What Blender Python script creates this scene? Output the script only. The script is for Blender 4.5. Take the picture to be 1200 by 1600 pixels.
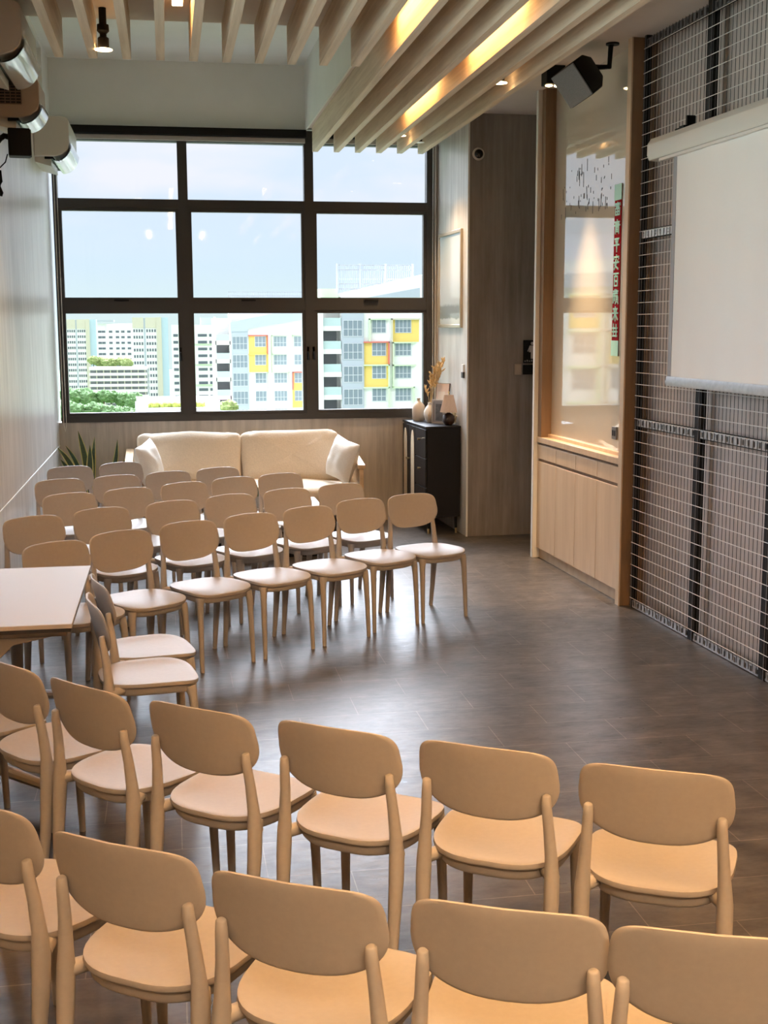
import bpy, bmesh, math, random
from mathutils import Vector, Matrix, noise as mnoise

for o in list(bpy.data.objects):
    bpy.data.objects.remove(o)
SC = bpy.context.scene
COL = SC.collection
PI = math.pi

# ------------------------------------------------------------------ camera
F_PX, PITCH, YAW, ROLL, CAM_H = 1936.6, 0.1491, 0.1709, -0.0035, 1.95
fwd = Vector((math.sin(YAW) * math.cos(PITCH), math.cos(YAW) * math.cos(PITCH), -math.sin(PITCH)))
rgt = Vector((math.cos(YAW), -math.sin(YAW), 0))
upv = rgt.cross(fwd)
r2 = rgt * math.cos(ROLL) + upv * math.sin(ROLL)
u2 = -rgt * math.sin(ROLL) + upv * math.cos(ROLL)
cd = bpy.data.cameras.new('camera')
cam = bpy.data.objects.new('camera', cd)
COL.objects.link(cam)
cd.sensor_fit = 'VERTICAL'
cd.sensor_height = 36
cd.lens = F_PX * 36 / 1600
cd.clip_end = 3000
cam.matrix_world = Matrix(((r2.x, u2.x, -fwd.x, 0), (r2.y, u2.y, -fwd.y, 0), (r2.z, u2.z, -fwd.z, CAM_H), (0, 0, 0, 1)))
SC.camera = cam

# ------------------------------------------------------------------ light settings
SKY = 0.63         # radiance of the low sky
ZENITH = 26.0      # high sky on the window's side, boosted to light the room
SOUTH = 0.95       # the high sky behind the room
WEST = 4.4         # bright sky beyond the side window
SUN = 0.58
LAMP = 92.0        # linear ceiling lamps
SPOT = 9.0
WARM = (1.0, 0.57, 0.22)
vs = SC.view_settings
vs.view_transform = 'Standard'
vs.look = 'None'
vs.exposure = 0.76
vs.gamma = 1.0
vs.use_curve_mapping = False
SC.cycles.max_bounces = 8
SC.cycles.diffuse_bounces = 5
SC.cycles.glossy_bounces = 4
SC.cycles.transparent_max_bounces = 12
SC.cycles.caustics_reflective = False
SC.cycles.caustics_refractive = False
SC.cycles.sample_clamp_indirect = 6.0

# ------------------------------------------------------------------ world
w = bpy.data.worlds.new('sky')
SC.world = w
w.use_nodes = True
nt = w.node_tree
nt.nodes.clear()
def N(nt, t, **k):
    n = nt.nodes.new(t)
    for a, b in k.items():
        setattr(n, a, b)
    return n
def ramp(nt, stops, interp='LINEAR'):
    n = nt.nodes.new('ShaderNodeValToRGB')
    n.color_ramp.interpolation = interp
    e = n.color_ramp.elements
    while len(e) < len(stops):
        e.new(0.5)
    for i, (p, c) in enumerate(stops):
        e[i].position = p
        e[i].color = (*c, 1) if len(c) == 3 else c
    return n
tc = N(nt, 'ShaderNodeTexCoord')
sep = N(nt, 'ShaderNodeSeparateXYZ')
nt.links.new(tc.outputs['Generated'], sep.inputs[0])
base = ramp(nt, [(0.0, (.74, .90, .90)), (.045, (.70, .86, .98)), (.10, (.72, .84, 1.0)), (.20, (.74, .85, 1.0))])
nt.links.new(sep.outputs[2], base.inputs[0])
mp = N(nt, 'ShaderNodeMapping')
mp.inputs['Scale'].default_value = (3, 3, 11)
nt.links.new(tc.outputs['Generated'], mp.inputs[0])
cn = N(nt, 'ShaderNodeTexNoise')
cn.inputs['Scale'].default_value = 2.2
cn.inputs['Detail'].default_value = 5
nt.links.new(mp.outputs[0], cn.inputs['Vector'])
cr = ramp(nt, [(.42, (0, 0, 0)), (.66, (1, 1, 1))])
nt.links.new(cn.outputs['Fac'], cr.inputs[0])
el = ramp(nt, [(.05, (0, 0, 0)), (.11, (.8, .8, .8))])
nt.links.new(sep.outputs[2], el.inputs[0])
mm = N(nt, 'ShaderNodeMath', operation='MULTIPLY')
nt.links.new(cr.outputs[0], mm.inputs[0])
nt.links.new(el.outputs[0], mm.inputs[1])
cm = N(nt, 'ShaderNodeMix', data_type='RGBA')
nt.links.new(mm.outputs[0], cm.inputs['Factor'])
nt.links.new(base.outputs[0], cm.inputs['A'])
cm.inputs['B'].default_value = (.93, .92, .99, 1)
mr = N(nt, 'ShaderNodeMapRange')
mr.inputs['From Min'].default_value = .16
mr.inputs['From Max'].default_value = .5
mr.inputs['To Min'].default_value = SKY
mr.inputs['To Max'].default_value = ZENITH
nt.links.new(sep.outputs[2], mr.inputs['Value'])
bg = N(nt, 'ShaderNodeBackground')
nt.links.new(cm.outputs['Result'], bg.inputs[0])
# the boosted high sky lies only on the window's side, above the view
sd_ = N(nt, 'ShaderNodeMapRange', interpolation_type='SMOOTHSTEP')
sd_.inputs['From Min'].default_value = .05
sd_.inputs['From Max'].default_value = .5
nt.links.new(sep.outputs[1], sd_.inputs['Value'])
lerp = N(nt, 'ShaderNodeMix', data_type='FLOAT')
ax = N(nt, 'ShaderNodeMath', operation='ABSOLUTE')
nt.links.new(sep.outputs[0], ax.inputs[0])
sx_ = N(nt, 'ShaderNodeMapRange', interpolation_type='SMOOTHSTEP')
sx_.inputs['From Min'].default_value = .44
sx_.inputs['From Max'].default_value = .27
nt.links.new(ax.outputs[0], sx_.inputs['Value'])
sm_ = N(nt, 'ShaderNodeMath', operation='MULTIPLY')
nt.links.new(sd_.outputs[0], sm_.inputs[0])
nt.links.new(sx_.outputs[0], sm_.inputs[1])
nt.links.new(sm_.outputs[0], lerp.inputs['Factor'])
ms = N(nt, 'ShaderNodeMapRange')
ms.inputs['From Min'].default_value = .12
ms.inputs['From Max'].default_value = .4
ms.inputs['To Min'].default_value = SKY
ms.inputs['To Max'].default_value = SOUTH
nt.links.new(sep.outputs[2], ms.inputs['Value'])
nt.links.new(ms.outputs[0], lerp.inputs['A'])
nt.links.new(mr.outputs[0], lerp.inputs['B'])
wx = N(nt, 'ShaderNodeMapRange', interpolation_type='SMOOTHSTEP')
wx.inputs['From Min'].default_value = -.72
wx.inputs['From Max'].default_value = -.93
nt.links.new(sep.outputs[0], wx.inputs['Value'])
lw = N(nt, 'ShaderNodeMix', data_type='FLOAT')
nt.links.new(wx.outputs[0], lw.inputs['Factor'])
nt.links.new(lerp.outputs['Result'], lw.inputs['A'])
lw.inputs['B'].default_value = WEST
nt.links.new(lw.outputs['Result'], bg.inputs[1])
wo = N(nt, 'ShaderNodeOutputWorld')
nt.links.new(bg.outputs[0], wo.inputs[0])

sd = bpy.data.lights.new('sun', 'SUN')
sd.energy = SUN
sd.angle = .01
sd.color = (1, .96, .9)
so = bpy.data.objects.new('sun', sd)
COL.objects.link(so)
so.rotation_euler = Vector((-.45, .75, -.75)).to_track_quat('-Z', 'Y').to_euler()

# ------------------------------------------------------------------ materials
MATS = {}
def mat(name, col, rough=.5, metal=0.0, spec=.5, noise=None, bump=0.0, emit=None, coat=0.0, sub=0.0):
    """noise = (scale xyz, amount, detail)"""
    if name in MATS:
        return MATS[name]
    m = bpy.data.materials.new(name)
    m.use_nodes = True
    t = m.node_tree
    b = t.nodes['Principled BSDF']
    b.inputs['Base Color'].default_value = (*col, 1)
    b.inputs['Roughness'].default_value = rough
    b.inputs['Metallic'].default_value = metal
    b.inputs['Specular IOR Level'].default_value = spec
    b.inputs['Coat Weight'].default_value = coat
    if noise:
        sc, amt, det = noise
        c = N(t, 'ShaderNodeTexCoord')
        p = N(t, 'ShaderNodeMapping')
        p.inputs['Scale'].default_value = sc
        t.links.new(c.outputs['Object'], p.inputs[0])
        n = N(t, 'ShaderNodeTexNoise')
        n.inputs['Scale'].default_value = 1
        n.inputs['Detail'].default_value = det
        n.inputs['Roughness'].default_value = .6
        t.links.new(p.outputs[0], n.inputs['Vector'])
        r = ramp(t, [(.25, tuple(x * (1 - amt) for x in col)), (.75, tuple(min(1, x * (1 + amt)) for x in col))])
        t.links.new(n.outputs['Fac'], r.inputs[0])
        t.links.new(r.outputs[0], b.inputs['Base Color'])
        if bump:
            bp = N(t, 'ShaderNodeBump')
            bp.inputs['Strength'].default_value = bump
            bp.inputs['Distance'].default_value = .01
            t.links.new(n.outputs['Fac'], bp.inputs['Height'])
            t.links.new(bp.outputs[0], b.inputs['Normal'])
    if emit:
        b.inputs['Emission Color'].default_value = (*emit[0], 1)
        b.inputs['Emission Strength'].default_value = emit[1]
    MATS[name] = m
    return m

def laminate(name, c1, c2, rough, pw=.4, ph=2.4):
    """streaky concrete-look boards: vertical streaks and faint joints"""
    m = bpy.data.materials.new(name)
    m.use_nodes = True
    t = m.node_tree
    b = t.nodes['Principled BSDF']
    b.inputs['Roughness'].default_value = rough
    c = N(t, 'ShaderNodeTexCoord')
    def nz(sc, det):
        p = N(t, 'ShaderNodeMapping')
        p.inputs['Scale'].default_value = sc
        t.links.new(c.outputs['Object'], p.inputs[0])
        n = N(t, 'ShaderNodeTexNoise')
        n.inputs['Scale'].default_value = 1
        n.inputs['Detail'].default_value = det
        n.inputs['Roughness'].default_value = .65
        t.links.new(p.outputs[0], n.inputs['Vector'])
        return n
    a = nz((16, 16, .9), 6)
    d = nz((2.2, 2.2, .7), 5)
    ad = N(t, 'ShaderNodeMath', operation='ADD')
    t.links.new(a.outputs['Fac'], ad.inputs[0])
    t.links.new(d.outputs['Fac'], ad.inputs[1])
    hf = N(t, 'ShaderNodeMath', operation='MULTIPLY')
    t.links.new(ad.outputs[0], hf.inputs[0])
    hf.inputs[1].default_value = .5
    r = ramp(t, [(.34, c1), (.64, c2)])
    t.links.new(hf.outputs[0], r.inputs[0])
    t.links.new(r.outputs[0], b.inputs['Base Color'])
    MATS[name] = m
    return m

def wood(name, c1, c2, axis, rough=.5, sc=26):
    m = bpy.data.materials.new(name)
    m.use_nodes = True
    t = m.node_tree
    b = t.nodes['Principled BSDF']
    b.inputs['Roughness'].default_value = rough
    c = N(t, 'ShaderNodeTexCoord')
    p = N(t, 'ShaderNodeMapping')
    s = [sc, sc, sc]
    s['XYZ'.index(axis)] = 1.1
    p.inputs['Scale'].default_value = s
    t.links.new(c.outputs['Object'], p.inputs[0])
    n = N(t, 'ShaderNodeTexNoise')
    n.inputs['Scale'].default_value = 1
    n.inputs['Detail'].default_value = 7
    n.inputs['Roughness'].default_value = .62
    n.inputs['Distortion'].default_value = .4
    t.links.new(p.outputs[0], n.inputs['Vector'])
    r = ramp(t, [(.32, c1), (.68, c2)])
    t.links.new(n.outputs['Fac'], r.inputs[0])
    t.links.new(r.outputs[0], b.inputs['Base Color'])
    MATS[name] = m
    return m

def floor_mat():
    m = bpy.data.materials.new('grey_stone_tiles')
    m.use_nodes = True
    t = m.node_tree
    b = t.nodes['Principled BSDF']
    c = N(t, 'ShaderNodeTexCoord')
    br = N(t, 'ShaderNodeTexBrick')
    br.offset = .5
    br.inputs['Scale'].default_value = 1
    br.inputs['Brick Width'].default_value = .6
    br.inputs['Row Height'].default_value = .3
    br.inputs['Mortar Size'].default_value = .0022
    br.inputs['Mortar Smooth'].default_value = .2
    br.inputs['Color1'].default_value = (.93, .93, .93, 1)
    br.inputs['Color2'].default_value = (1.06, 1.05, 1.04, 1)
    br.inputs['Mortar'].default_value = (2.2, 2.1, 2.0, 1)
    t.links.new(c.outputs['Object'], br.inputs['Vector'])
    def nz(sc, det):
        p = N(t, 'ShaderNodeMapping')
        p.inputs['Scale'].default_value = sc
        t.links.new(c.outputs['Object'], p.inputs[0])
        n = N(t, 'ShaderNodeTexNoise')
        n.inputs['Scale'].default_value = 1
        n.inputs['Detail'].default_value = det
        n.inputs['Roughness'].default_value = .68
        t.links.new(p.outputs[0], n.inputs['Vector'])
        return n
    n1 = nz((4.5, 8, 4), 9)
    r = ramp(t, [(.3, (.038, .033, .029)), (.7, (.125, .110, .098))])
    t.links.new(n1.outputs['Fac'], r.inputs[0])
    mx = N(t, 'ShaderNodeMix', data_type='RGBA', blend_type='MULTIPLY')
    mx.inputs['Factor'].default_value = 1
    t.links.new(r.outputs[0], mx.inputs['A'])
    t.links.new(br.outputs['Color'], mx.inputs['B'])
    t.links.new(mx.outputs['Result'], b.inputs['Base Color'])
    n2 = nz((14, 40, 14), 5)
    rr = N(t, 'ShaderNodeMapRange')
    rr.inputs['From Min'].default_value = .3
    rr.inputs['From Max'].default_value = .7
    rr.inputs['To Min'].default_value = .27
    rr.inputs['To Max'].default_value = .40
    t.links.new(n2.outputs['Fac'], rr.inputs['Value'])
    t.links.new(rr.outputs[0], b.inputs['Roughness'])
    b.inputs['Specular IOR Level'].default_value = .25
    bp = N(t, 'ShaderNodeBump')
    bp.inputs['Strength'].default_value = .12
    bp.inputs['Distance'].default_value = .004
    t.links.new(n2.outputs['Fac'], bp.inputs['Height'])
    t.links.new(bp.outputs[0], b.inputs['Normal'])
    return m

def glass_mat(name, tint, gloss):
    m = bpy.data.materials.new(name)
    m.use_nodes = True
    t = m.node_tree
    t.nodes.clear()
    o = N(t, 'ShaderNodeOutputMaterial')
    tr = N(t, 'ShaderNodeBsdfTransparent')
    tr.inputs[0].default_value = (*tint, 1)
    g = N(t, 'ShaderNodeBsdfGlossy')
    g.inputs['Roughness'].default_value = .02
    x = N(t, 'ShaderNodeMixShader')
    x.inputs[0].default_value = gloss
    t.links.new(tr.outputs[0], x.inputs[1])
    t.links.new(g.outputs[0], x.inputs[2])
    t.links.new(x.outputs[0], o.inputs[0])
    return m

CHAIR = mat('taupe_plastic', (.40, .358, .325), .5, spec=.3, noise=((60, 60, 60), .03, 2))
FLOOR = floor_mat()
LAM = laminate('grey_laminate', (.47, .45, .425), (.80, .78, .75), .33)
LAMD = laminate('shaded_laminate', (.17, .147, .13), (.37, .328, .295), .55)  # same laminate as the side wall, its shade put into the colour
LAMS = laminate('lit_sill_laminate', (.31, .277, .25), (.58, .53, .475), .5)  # same laminate, lamp light on the sill wall put into the colour
SHIP = laminate('grey_brown_board', (.46, .395, .35), (.60, .53, .485), .6)
PAINT = mat('pale_paint', (.80, .82, .78), .8, noise=((2, 2, 2), .04, 3))
WHITE = mat('white_paint', (.82, .82, .80), .7)
CEIL = mat('ceiling_paint', (.70, .62, .56), .85, noise=((3, 3, 3), .04, 3))
SLAT = wood('pale_ply', (.59, .46, .325), (.80, .67, .51), 'Y', .6)
OAK = wood('light_oak', (.60, .44, .285), (.71, .545, .375), 'Z', .45, 11)
OAKD = wood('oak_jamb', (.20, .125, .07), (.30, .19, .11), 'Z', .5, 14)
FRAME = mat('dark_frame', (.045, .042, .040), .5, spec=.3)
BLACK = mat('black_plastic', (.006, .006, .007), .5, spec=.2)
BLACKM = mat('black_metal', (.008, .0075, .0075), .55, spec=.2)
BLKCAB = mat('black_lacquer', (.010, .0095, .011), .45, spec=.25, noise=((40, 40, 40), .1, 2))
CREAM = mat('cream_plastic', (.66, .63, .56), .4)
CHROME = mat('glossy_flap', (.60, .59, .55), .15, spec=.8, coat=.5)
GALV = mat('galvanised_steel', (.52, .52, .53), .42, metal=.7, noise=((30, 30, 30), .12, 3))
DGALV = mat('dark_steel', (.20, .20, .21), .5, metal=.6)
WIRE = mat('steel_wire', (.78, .76, .72), .45)
WIRED = mat('dark_wire', (.045, .04, .038), .5)
GLASS = glass_mat('clear_glass', (.98, .985, .985), .008)
FABRIC = mat('cream_linen', (.66, .57, .455), .9, noise=((70, 70, 70), .07, 4), bump=.25)
PILLOW = mat('ivory_linen', (.76, .72, .66), .9, noise=((80, 80, 80), .05, 4), bump=.2)
SCREENW = mat('screen_fabric', (.84, .82, .775), .8)
BACKP = mat('cream_glass', (.66, .63, .55), .02, spec=1.0, coat=1.0)
RED = mat('red_paper', (.30, .003, .010), .8, spec=.1)
MINT = mat('mint_foil', (.52, .92, .78), .4)
BRASS = mat('brass', (.75, .58, .32), .3, metal=1.0)
INLAY = mat('cane_inlay', (.80, .66, .47), .6, noise=((90, 90, 90), .08, 2))
LAMPW = mat('lamp_glow', (.9, .8, .6), .5, emit=(WARM, LAMP))
LAMPF = mat('lamp_glow_far', (.9, .8, .6), .5, emit=(WARM, LAMP * .11))
LAMP_FILL = mat('fill_glow_rear', (.9, .8, .6), .5, emit=((1, .72, .45), LAMP * 2.4))  # added unseen lamps behind the camera, fill for the chair backs
BULB = mat('bulb_glow', (.9, .8, .6), .5, emit=((1, .66, .32), SPOT))
DIM = mat('unlit_lens', (.80, .78, .72), .3)
TABLE = mat('table_white', (.43, .39, .36), .5, spec=.3)
TLEG = mat('table_leg_paint', (.30, .25, .205), .5)
LEAFG = mat('leaf_green', (.025, .055, .022), .45, noise=((6, 6, 30), .5, 3))
LEAFY = mat('leaf_yellow', (.52, .47, .16), .5)
POT = mat('concrete_pot', (.30, .29, .275), .8, noise=((30, 30, 30), .12, 4))

# ------------------------------------------------------------------ mesh builder
class MB:
    def __init__(s):
        s.v, s.f, s.m = [], [], []
    def add(s, vs, fs, m=0):
        k = len(s.v)
        s.v += [tuple(p) for p in vs]
        s.f += [tuple(i + k for i in f) for f in fs]
        s.m += [m] * len(fs)
        return s
    def box(s, x0, x1, y0, y1, z0, z1, m=0):
        vs = [(x, y, z) for z in (z0, z1) for y in (y0, y1) for x in (x0, x1)]
        return s.add(vs, [(0, 2, 3, 1), (4, 5, 7, 6), (0, 1, 5, 4), (2, 6, 7, 3), (0, 4, 6, 2), (1, 3, 7, 5)], m)
    def obox(s, c, a, b, d, m=0):
        """box at centre c with half axes a, b, d"""
        c, a, b, d = map(Vector, (c, a, b, d))
        vs = [c + a * i + b * j + d * k for k in (-1, 1) for j in (-1, 1) for i in (-1, 1)]
        return s.add(vs, [(0, 2, 3, 1), (4, 5, 7, 6), (0, 1, 5, 4), (2, 6, 7, 3), (0, 4, 6, 2), (1, 3, 7, 5)], m)
    def sweep(s, pts, rad, n=10, m=0, caps=True, ref=(0, 0, 1)):
        pts = [Vector(p) for p in pts]
        if not isinstance(rad, (list, tuple)):
            rad = [rad] * len(pts)
        vs = []
        ref = Vector(ref)
        for i, p in enumerate(pts):
            d = (pts[min(i + 1, len(pts) - 1)] - pts[max(i - 1, 0)]).normalized()
            a = d.cross(ref)
            if a.length < 1e-3:
                a = d.cross(Vector((0, 1, 0)))
            a.normalize()
            b = d.cross(a).normalized()
            ra, rb = rad[i] if isinstance(rad[i], tuple) else (rad[i], rad[i])
            for k in range(n):
                t = 2 * PI * k / n
                vs.append(p + a * ra * math.cos(t) + b * rb * math.sin(t))
        fs = []
        for i in range(len(pts) - 1):
            for k in range(n):
                fs.append((i * n + k, i * n + (k + 1) % n, (i + 1) * n + (k + 1) % n, (i + 1) * n + k))
        if caps:
            fs.append(tuple(range(n - 1, -1, -1)))
            fs.append(tuple((len(pts) - 1) * n + k for k in range(n)))
        return s.add(vs, fs, m)
    def cyl(s, p0, p1, r0, r1=None, n=16, m=0):
        return s.sweep([p0, p1], [r0, r0 if r1 is None else r1], n, m)
    def lathe(s, prof, c=(0, 0, 0), n=24, m=0, closed=True):
        vs = []
        for r, z in prof:
            for k in range(n):
                t = 2 * PI * k / n
                vs.append((c[0] + r * math.cos(t), c[1] + r * math.sin(t), c[2] + z))
        fs = []
        for i in range(len(prof) - 1):
            for k in range(n):
                fs.append((i * n + k, i * n + (k + 1) % n, (i + 1) * n + (k + 1) % n, (i + 1) * n + k))
        if closed:
            fs.append(tuple(range(n - 1, -1, -1)))
            fs.append(tuple((len(prof) - 1) * n + k for k in range(n)))
        return s.add(vs, fs, m)
    def prism(s, poly, h0, h1, axis='Z', m=0):
        """extrude a 2-d polygon: Z -> (x,y,h), Y -> (x,h,z), X -> (h,y,z)"""
        g = {'Z': lambda p, h: (p[0], p[1], h), 'Y': lambda p, h: (p[0], h, p[1]), 'X': lambda p, h: (h, p[0], p[1])}[axis]
        n = len(poly)
        vs = [g(p, h0) for p in poly] + [g(p, h1) for p in poly]
        fs = [tuple(range(n - 1, -1, -1)), tuple(range(n, 2 * n))]
        fs += [(i, (i + 1) % n, n + (i + 1) % n, n + i) for i in range(n)]
        return s.add(vs, fs, m)
    def loft(s, rings, m=0, cap0=True, cap1=True):
        n = len(rings[0])
        vs = [p for r in rings for p in r]
        fs = []
        for i in range(len(rings) - 1):
            for k in range(n):
                fs.append((i * n + k, i * n + (k + 1) % n, (i + 1) * n + (k + 1) % n, (i + 1) * n + k))
        if cap0:
            fs.append(tuple(range(n - 1, -1, -1)))
        if cap1:
            fs.append(tuple((len(rings) - 1) * n + k for k in range(n)))
        return s.add(vs, fs, m)
    def grid(s, fn, nu, nv, m=0, wrap=False):
        vs = [fn(i / nu, j / nv) for j in range(nv + 1) for i in range(nu + 1)]
        fs = [(j * (nu + 1) + i, j * (nu + 1) + i + 1, (j + 1) * (nu + 1) + i + 1, (j + 1) * (nu + 1) + i) for j in range(nv) for i in range(nu)]
        return s.add(vs, fs, m)
    def mesh(s, name, mats, smooth=35):
        me = bpy.data.meshes.new(name)
        me.from_pydata(s.v, [], s.f)
        if not isinstance(mats, (list, tuple)):
            mats = [mats]
        for x in mats:
            me.materials.append(x)
        me.polygons.foreach_set('material_index', s.m)
        bm = bmesh.new()
        bm.from_mesh(me)
        bmesh.ops.recalc_face_normals(bm, faces=bm.faces)
        bm.to_mesh(me)
        bm.free()
        if smooth:
            me.polygons.foreach_set('use_smooth', [True] * len(me.polygons))
            me.set_sharp_from_angle(angle=math.radians(smooth))
        me.update()
        return me
    def build(s, name, mats, parent=None, loc=(0, 0, 0), rz=0.0, smooth=35, bevel=0.0):
        o = bpy.data.objects.new(name, s.mesh(name, mats, smooth))
        COL.objects.link(o)
        o.location = loc
        o.rotation_euler = (0, 0, rz)
        if parent:
            o.parent = parent
        if bevel:
            b = o.modifiers.new('edge', 'BEVEL')
            b.width = bevel
            b.segments = 2
            b.limit_method = 'ANGLE'
        return o

def tag(o, label=None, cat=None, group=None, kind=None):
    if label: o['label'] = label
    if cat: o['category'] = cat
    if group: o['group'] = group
    if kind: o['kind'] = kind
    return o
def thing(name, label, cat, loc=(0, 0, 0), rz=0.0, group=None):
    o = bpy.data.objects.new(name, None)
    o.empty_display_size = .1
    COL.objects.link(o)
    o.location = loc
    o.rotation_euler = (0, 0, rz)
    return tag(o, label, cat, group)
def struct(name, mb, m, parent=None, loc=(0, 0, 0), rz=0.0, bevel=0.0):
    o = mb.build(name, m, parent, loc, rz, bevel=bevel)
    if not parent:
        o['kind'] = 'structure'
    return o
def dup(root, loc, rz, label=None, group=None):
    r = root.copy()
    COL.objects.link(r)
    r.location = loc
    r.rotation_euler = (0, 0, rz)
    if label: r['label'] = label
    if group: r['group'] = group
    for ch in list(root.children):
        c = ch.copy()
        COL.objects.link(c)
        c.parent = r
        for g in list(ch.children):
            d = g.copy()
            COL.objects.link(d)
            d.parent = c
    return r

def cushion(w, d, h, seed=0, nx=28, ny=18, lump=.012, ex=5.0, m=0, crown=.25):
    """a stuffed box cushion centred on the origin: w along x, d along y, h along z"""
    mb = MB()
    rings = []
    def sx(t, e):
        return math.copysign(abs(t) ** (2 / e), t)
    n1, n2 = 40, 22
    vs = []
    for j in range(n2 + 1):
        ph = -PI / 2 + PI * j / n2
        for i in range(n1):
            th = 2 * PI * i / n1
            cx, cy = sx(math.cos(th), ex), sx(math.sin(th), ex)
            k = sx(math.cos(ph), 3.2)
            x, y, z = w / 2 * cx * k, d / 2 * cy * k, h / 2 * sx(math.sin(ph), 3.2)
            q = mnoise.noise(Vector((x * 5 + seed * 7, y * 5, z * 5 + seed))) * lump
            q += mnoise.noise(Vector((x * 14, y * 14 + seed * 3, z * 14))) * lump * .35
            e = 1 - crown * max(abs(2 * x / w), abs(2 * y / d)) ** 2 * .5
            vs.append((x + q, y + q * .7, z * e + q))
    fs = []
    for j in range(n2):
        for i in range(n1):
            fs.append((j * n1 + i, j * n1 + (i + 1) % n1, (j + 1) * n1 + (i + 1) % n1, (j + 1) * n1 + i))
    return mb.add(vs, fs, m)
def pillow(w, h, t, seed=0):
    """a scatter pillow standing in the xz plane, thickness t along y"""
    mb = MB()
    n = 22
    def f(side):
        def g(u, v):
            x, z = 2 * u - 1, 2 * v - 1
            pr = (max(0, 1 - abs(x) ** 2.6) * max(0, 1 - abs(z) ** 2.6)) ** .55
            pin = 1 - .07 * (1 - abs(x)) * abs(z) - .0
            pin2 = 1 - .07 * (1 - abs(z)) * abs(x)
            q = mnoise.noise(Vector((x * 2.4 + seed, z * 2.4, side * 3 + seed))) * .012 * pr
            return (x * w / 2 * pin2, side * (t / 2 * pr + q), z * h / 2 * pin)
        return g
    mb.grid(f(1), n, n)
    mb.grid(f(-1), n, n)
    return mb

# ------------------------------------------------------------------ the room
XL, Y2, ZC, ZH = -1.05, 12.26, 3.82, 4.404
YB = -2.6
struct('floor', MB().box(XL - .1, 4.7, YB - .1, 12.5, -.12, 0), FLOOR)
WA, WB_ = 4.2, 7.35
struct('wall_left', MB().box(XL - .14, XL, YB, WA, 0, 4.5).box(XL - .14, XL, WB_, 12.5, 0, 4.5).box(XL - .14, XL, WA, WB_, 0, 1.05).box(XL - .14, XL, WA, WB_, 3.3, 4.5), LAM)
wf = MB()
for a, b in ((WA, WA + .06), (WB_ - .06, WB_), ((WA + WB_) / 2 - .04, (WA + WB_) / 2 + .04)):
    wf.box(XL - .10, XL - .03, a, b, 1.05, 3.3)
for a, b in ((1.05, 1.11), (3.24, 3.3)):
    wf.box(XL - .10, XL - .03, WA + .06, (WA + WB_) / 2 - .04, a, b).box(XL - .10, XL - .03, (WA + WB_) / 2 + .04, WB_ - .06, a, b)
k = WA + .2
while k < WB_ - .1:
    wf.box(XL - .42, XL - .145, k, k + .02, 1.06, 3.29)  # unseen outer fins added to block raking skylight
    k += .26
win2 = struct('window_2', wf, FRAME)
for a, b in ((WA + .06, (WA + WB_) / 2 - .04), ((WA + WB_) / 2 + .04, WB_ - .06)):
    MB().box(XL - .07, XL - .064, a, b, 1.11, 3.24).build('glass_pane', GLASS, win2)
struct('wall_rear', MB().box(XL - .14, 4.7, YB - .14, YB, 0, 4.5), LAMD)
struct('ceiling', MB().box(XL, 4.7, YB, 8.149, ZC, 4.55).box(1.371, 4.7, 8.149, 12.45, ZC, 4.55), CEIL)
struct('ceiling_void', MB().box(XL - .1, 1.371, 8.149, 12.45, ZH, 4.55), PAINT)
# pale linings of the raised part by the window
struct('wall_void_side', MB().box(1.355, 1.371, 8.152, 12.259, ZC - .02, ZH), PAINT)
struct('wall_window_upper', MB().box(XL, 1.371, Y2 - .001, 12.42, 3.80, ZH), PAINT)
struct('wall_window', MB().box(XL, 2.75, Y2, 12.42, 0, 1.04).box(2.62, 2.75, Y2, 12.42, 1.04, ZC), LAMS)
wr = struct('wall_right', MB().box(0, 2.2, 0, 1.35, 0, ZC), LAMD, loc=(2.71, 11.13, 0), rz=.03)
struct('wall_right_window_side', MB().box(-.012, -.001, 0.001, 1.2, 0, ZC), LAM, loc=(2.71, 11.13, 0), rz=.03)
struct('trim_corner', MB().box(2.694, 2.71, 11.12, 11.132, 0, ZC), WHITE)
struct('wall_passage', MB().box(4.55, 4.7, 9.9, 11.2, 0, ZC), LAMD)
struct('trim_left_wall', MB().box(XL, XL + .004, 4.0, 12.25, .812, .824), WHITE)
struct('trim_void_trunking', MB().box(XL, XL + .035, 11.62, Y2, 3.83, ZH).box(XL, XL + .035, 8.2, 11.62, ZH - .05, ZH), PAINT)

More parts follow.
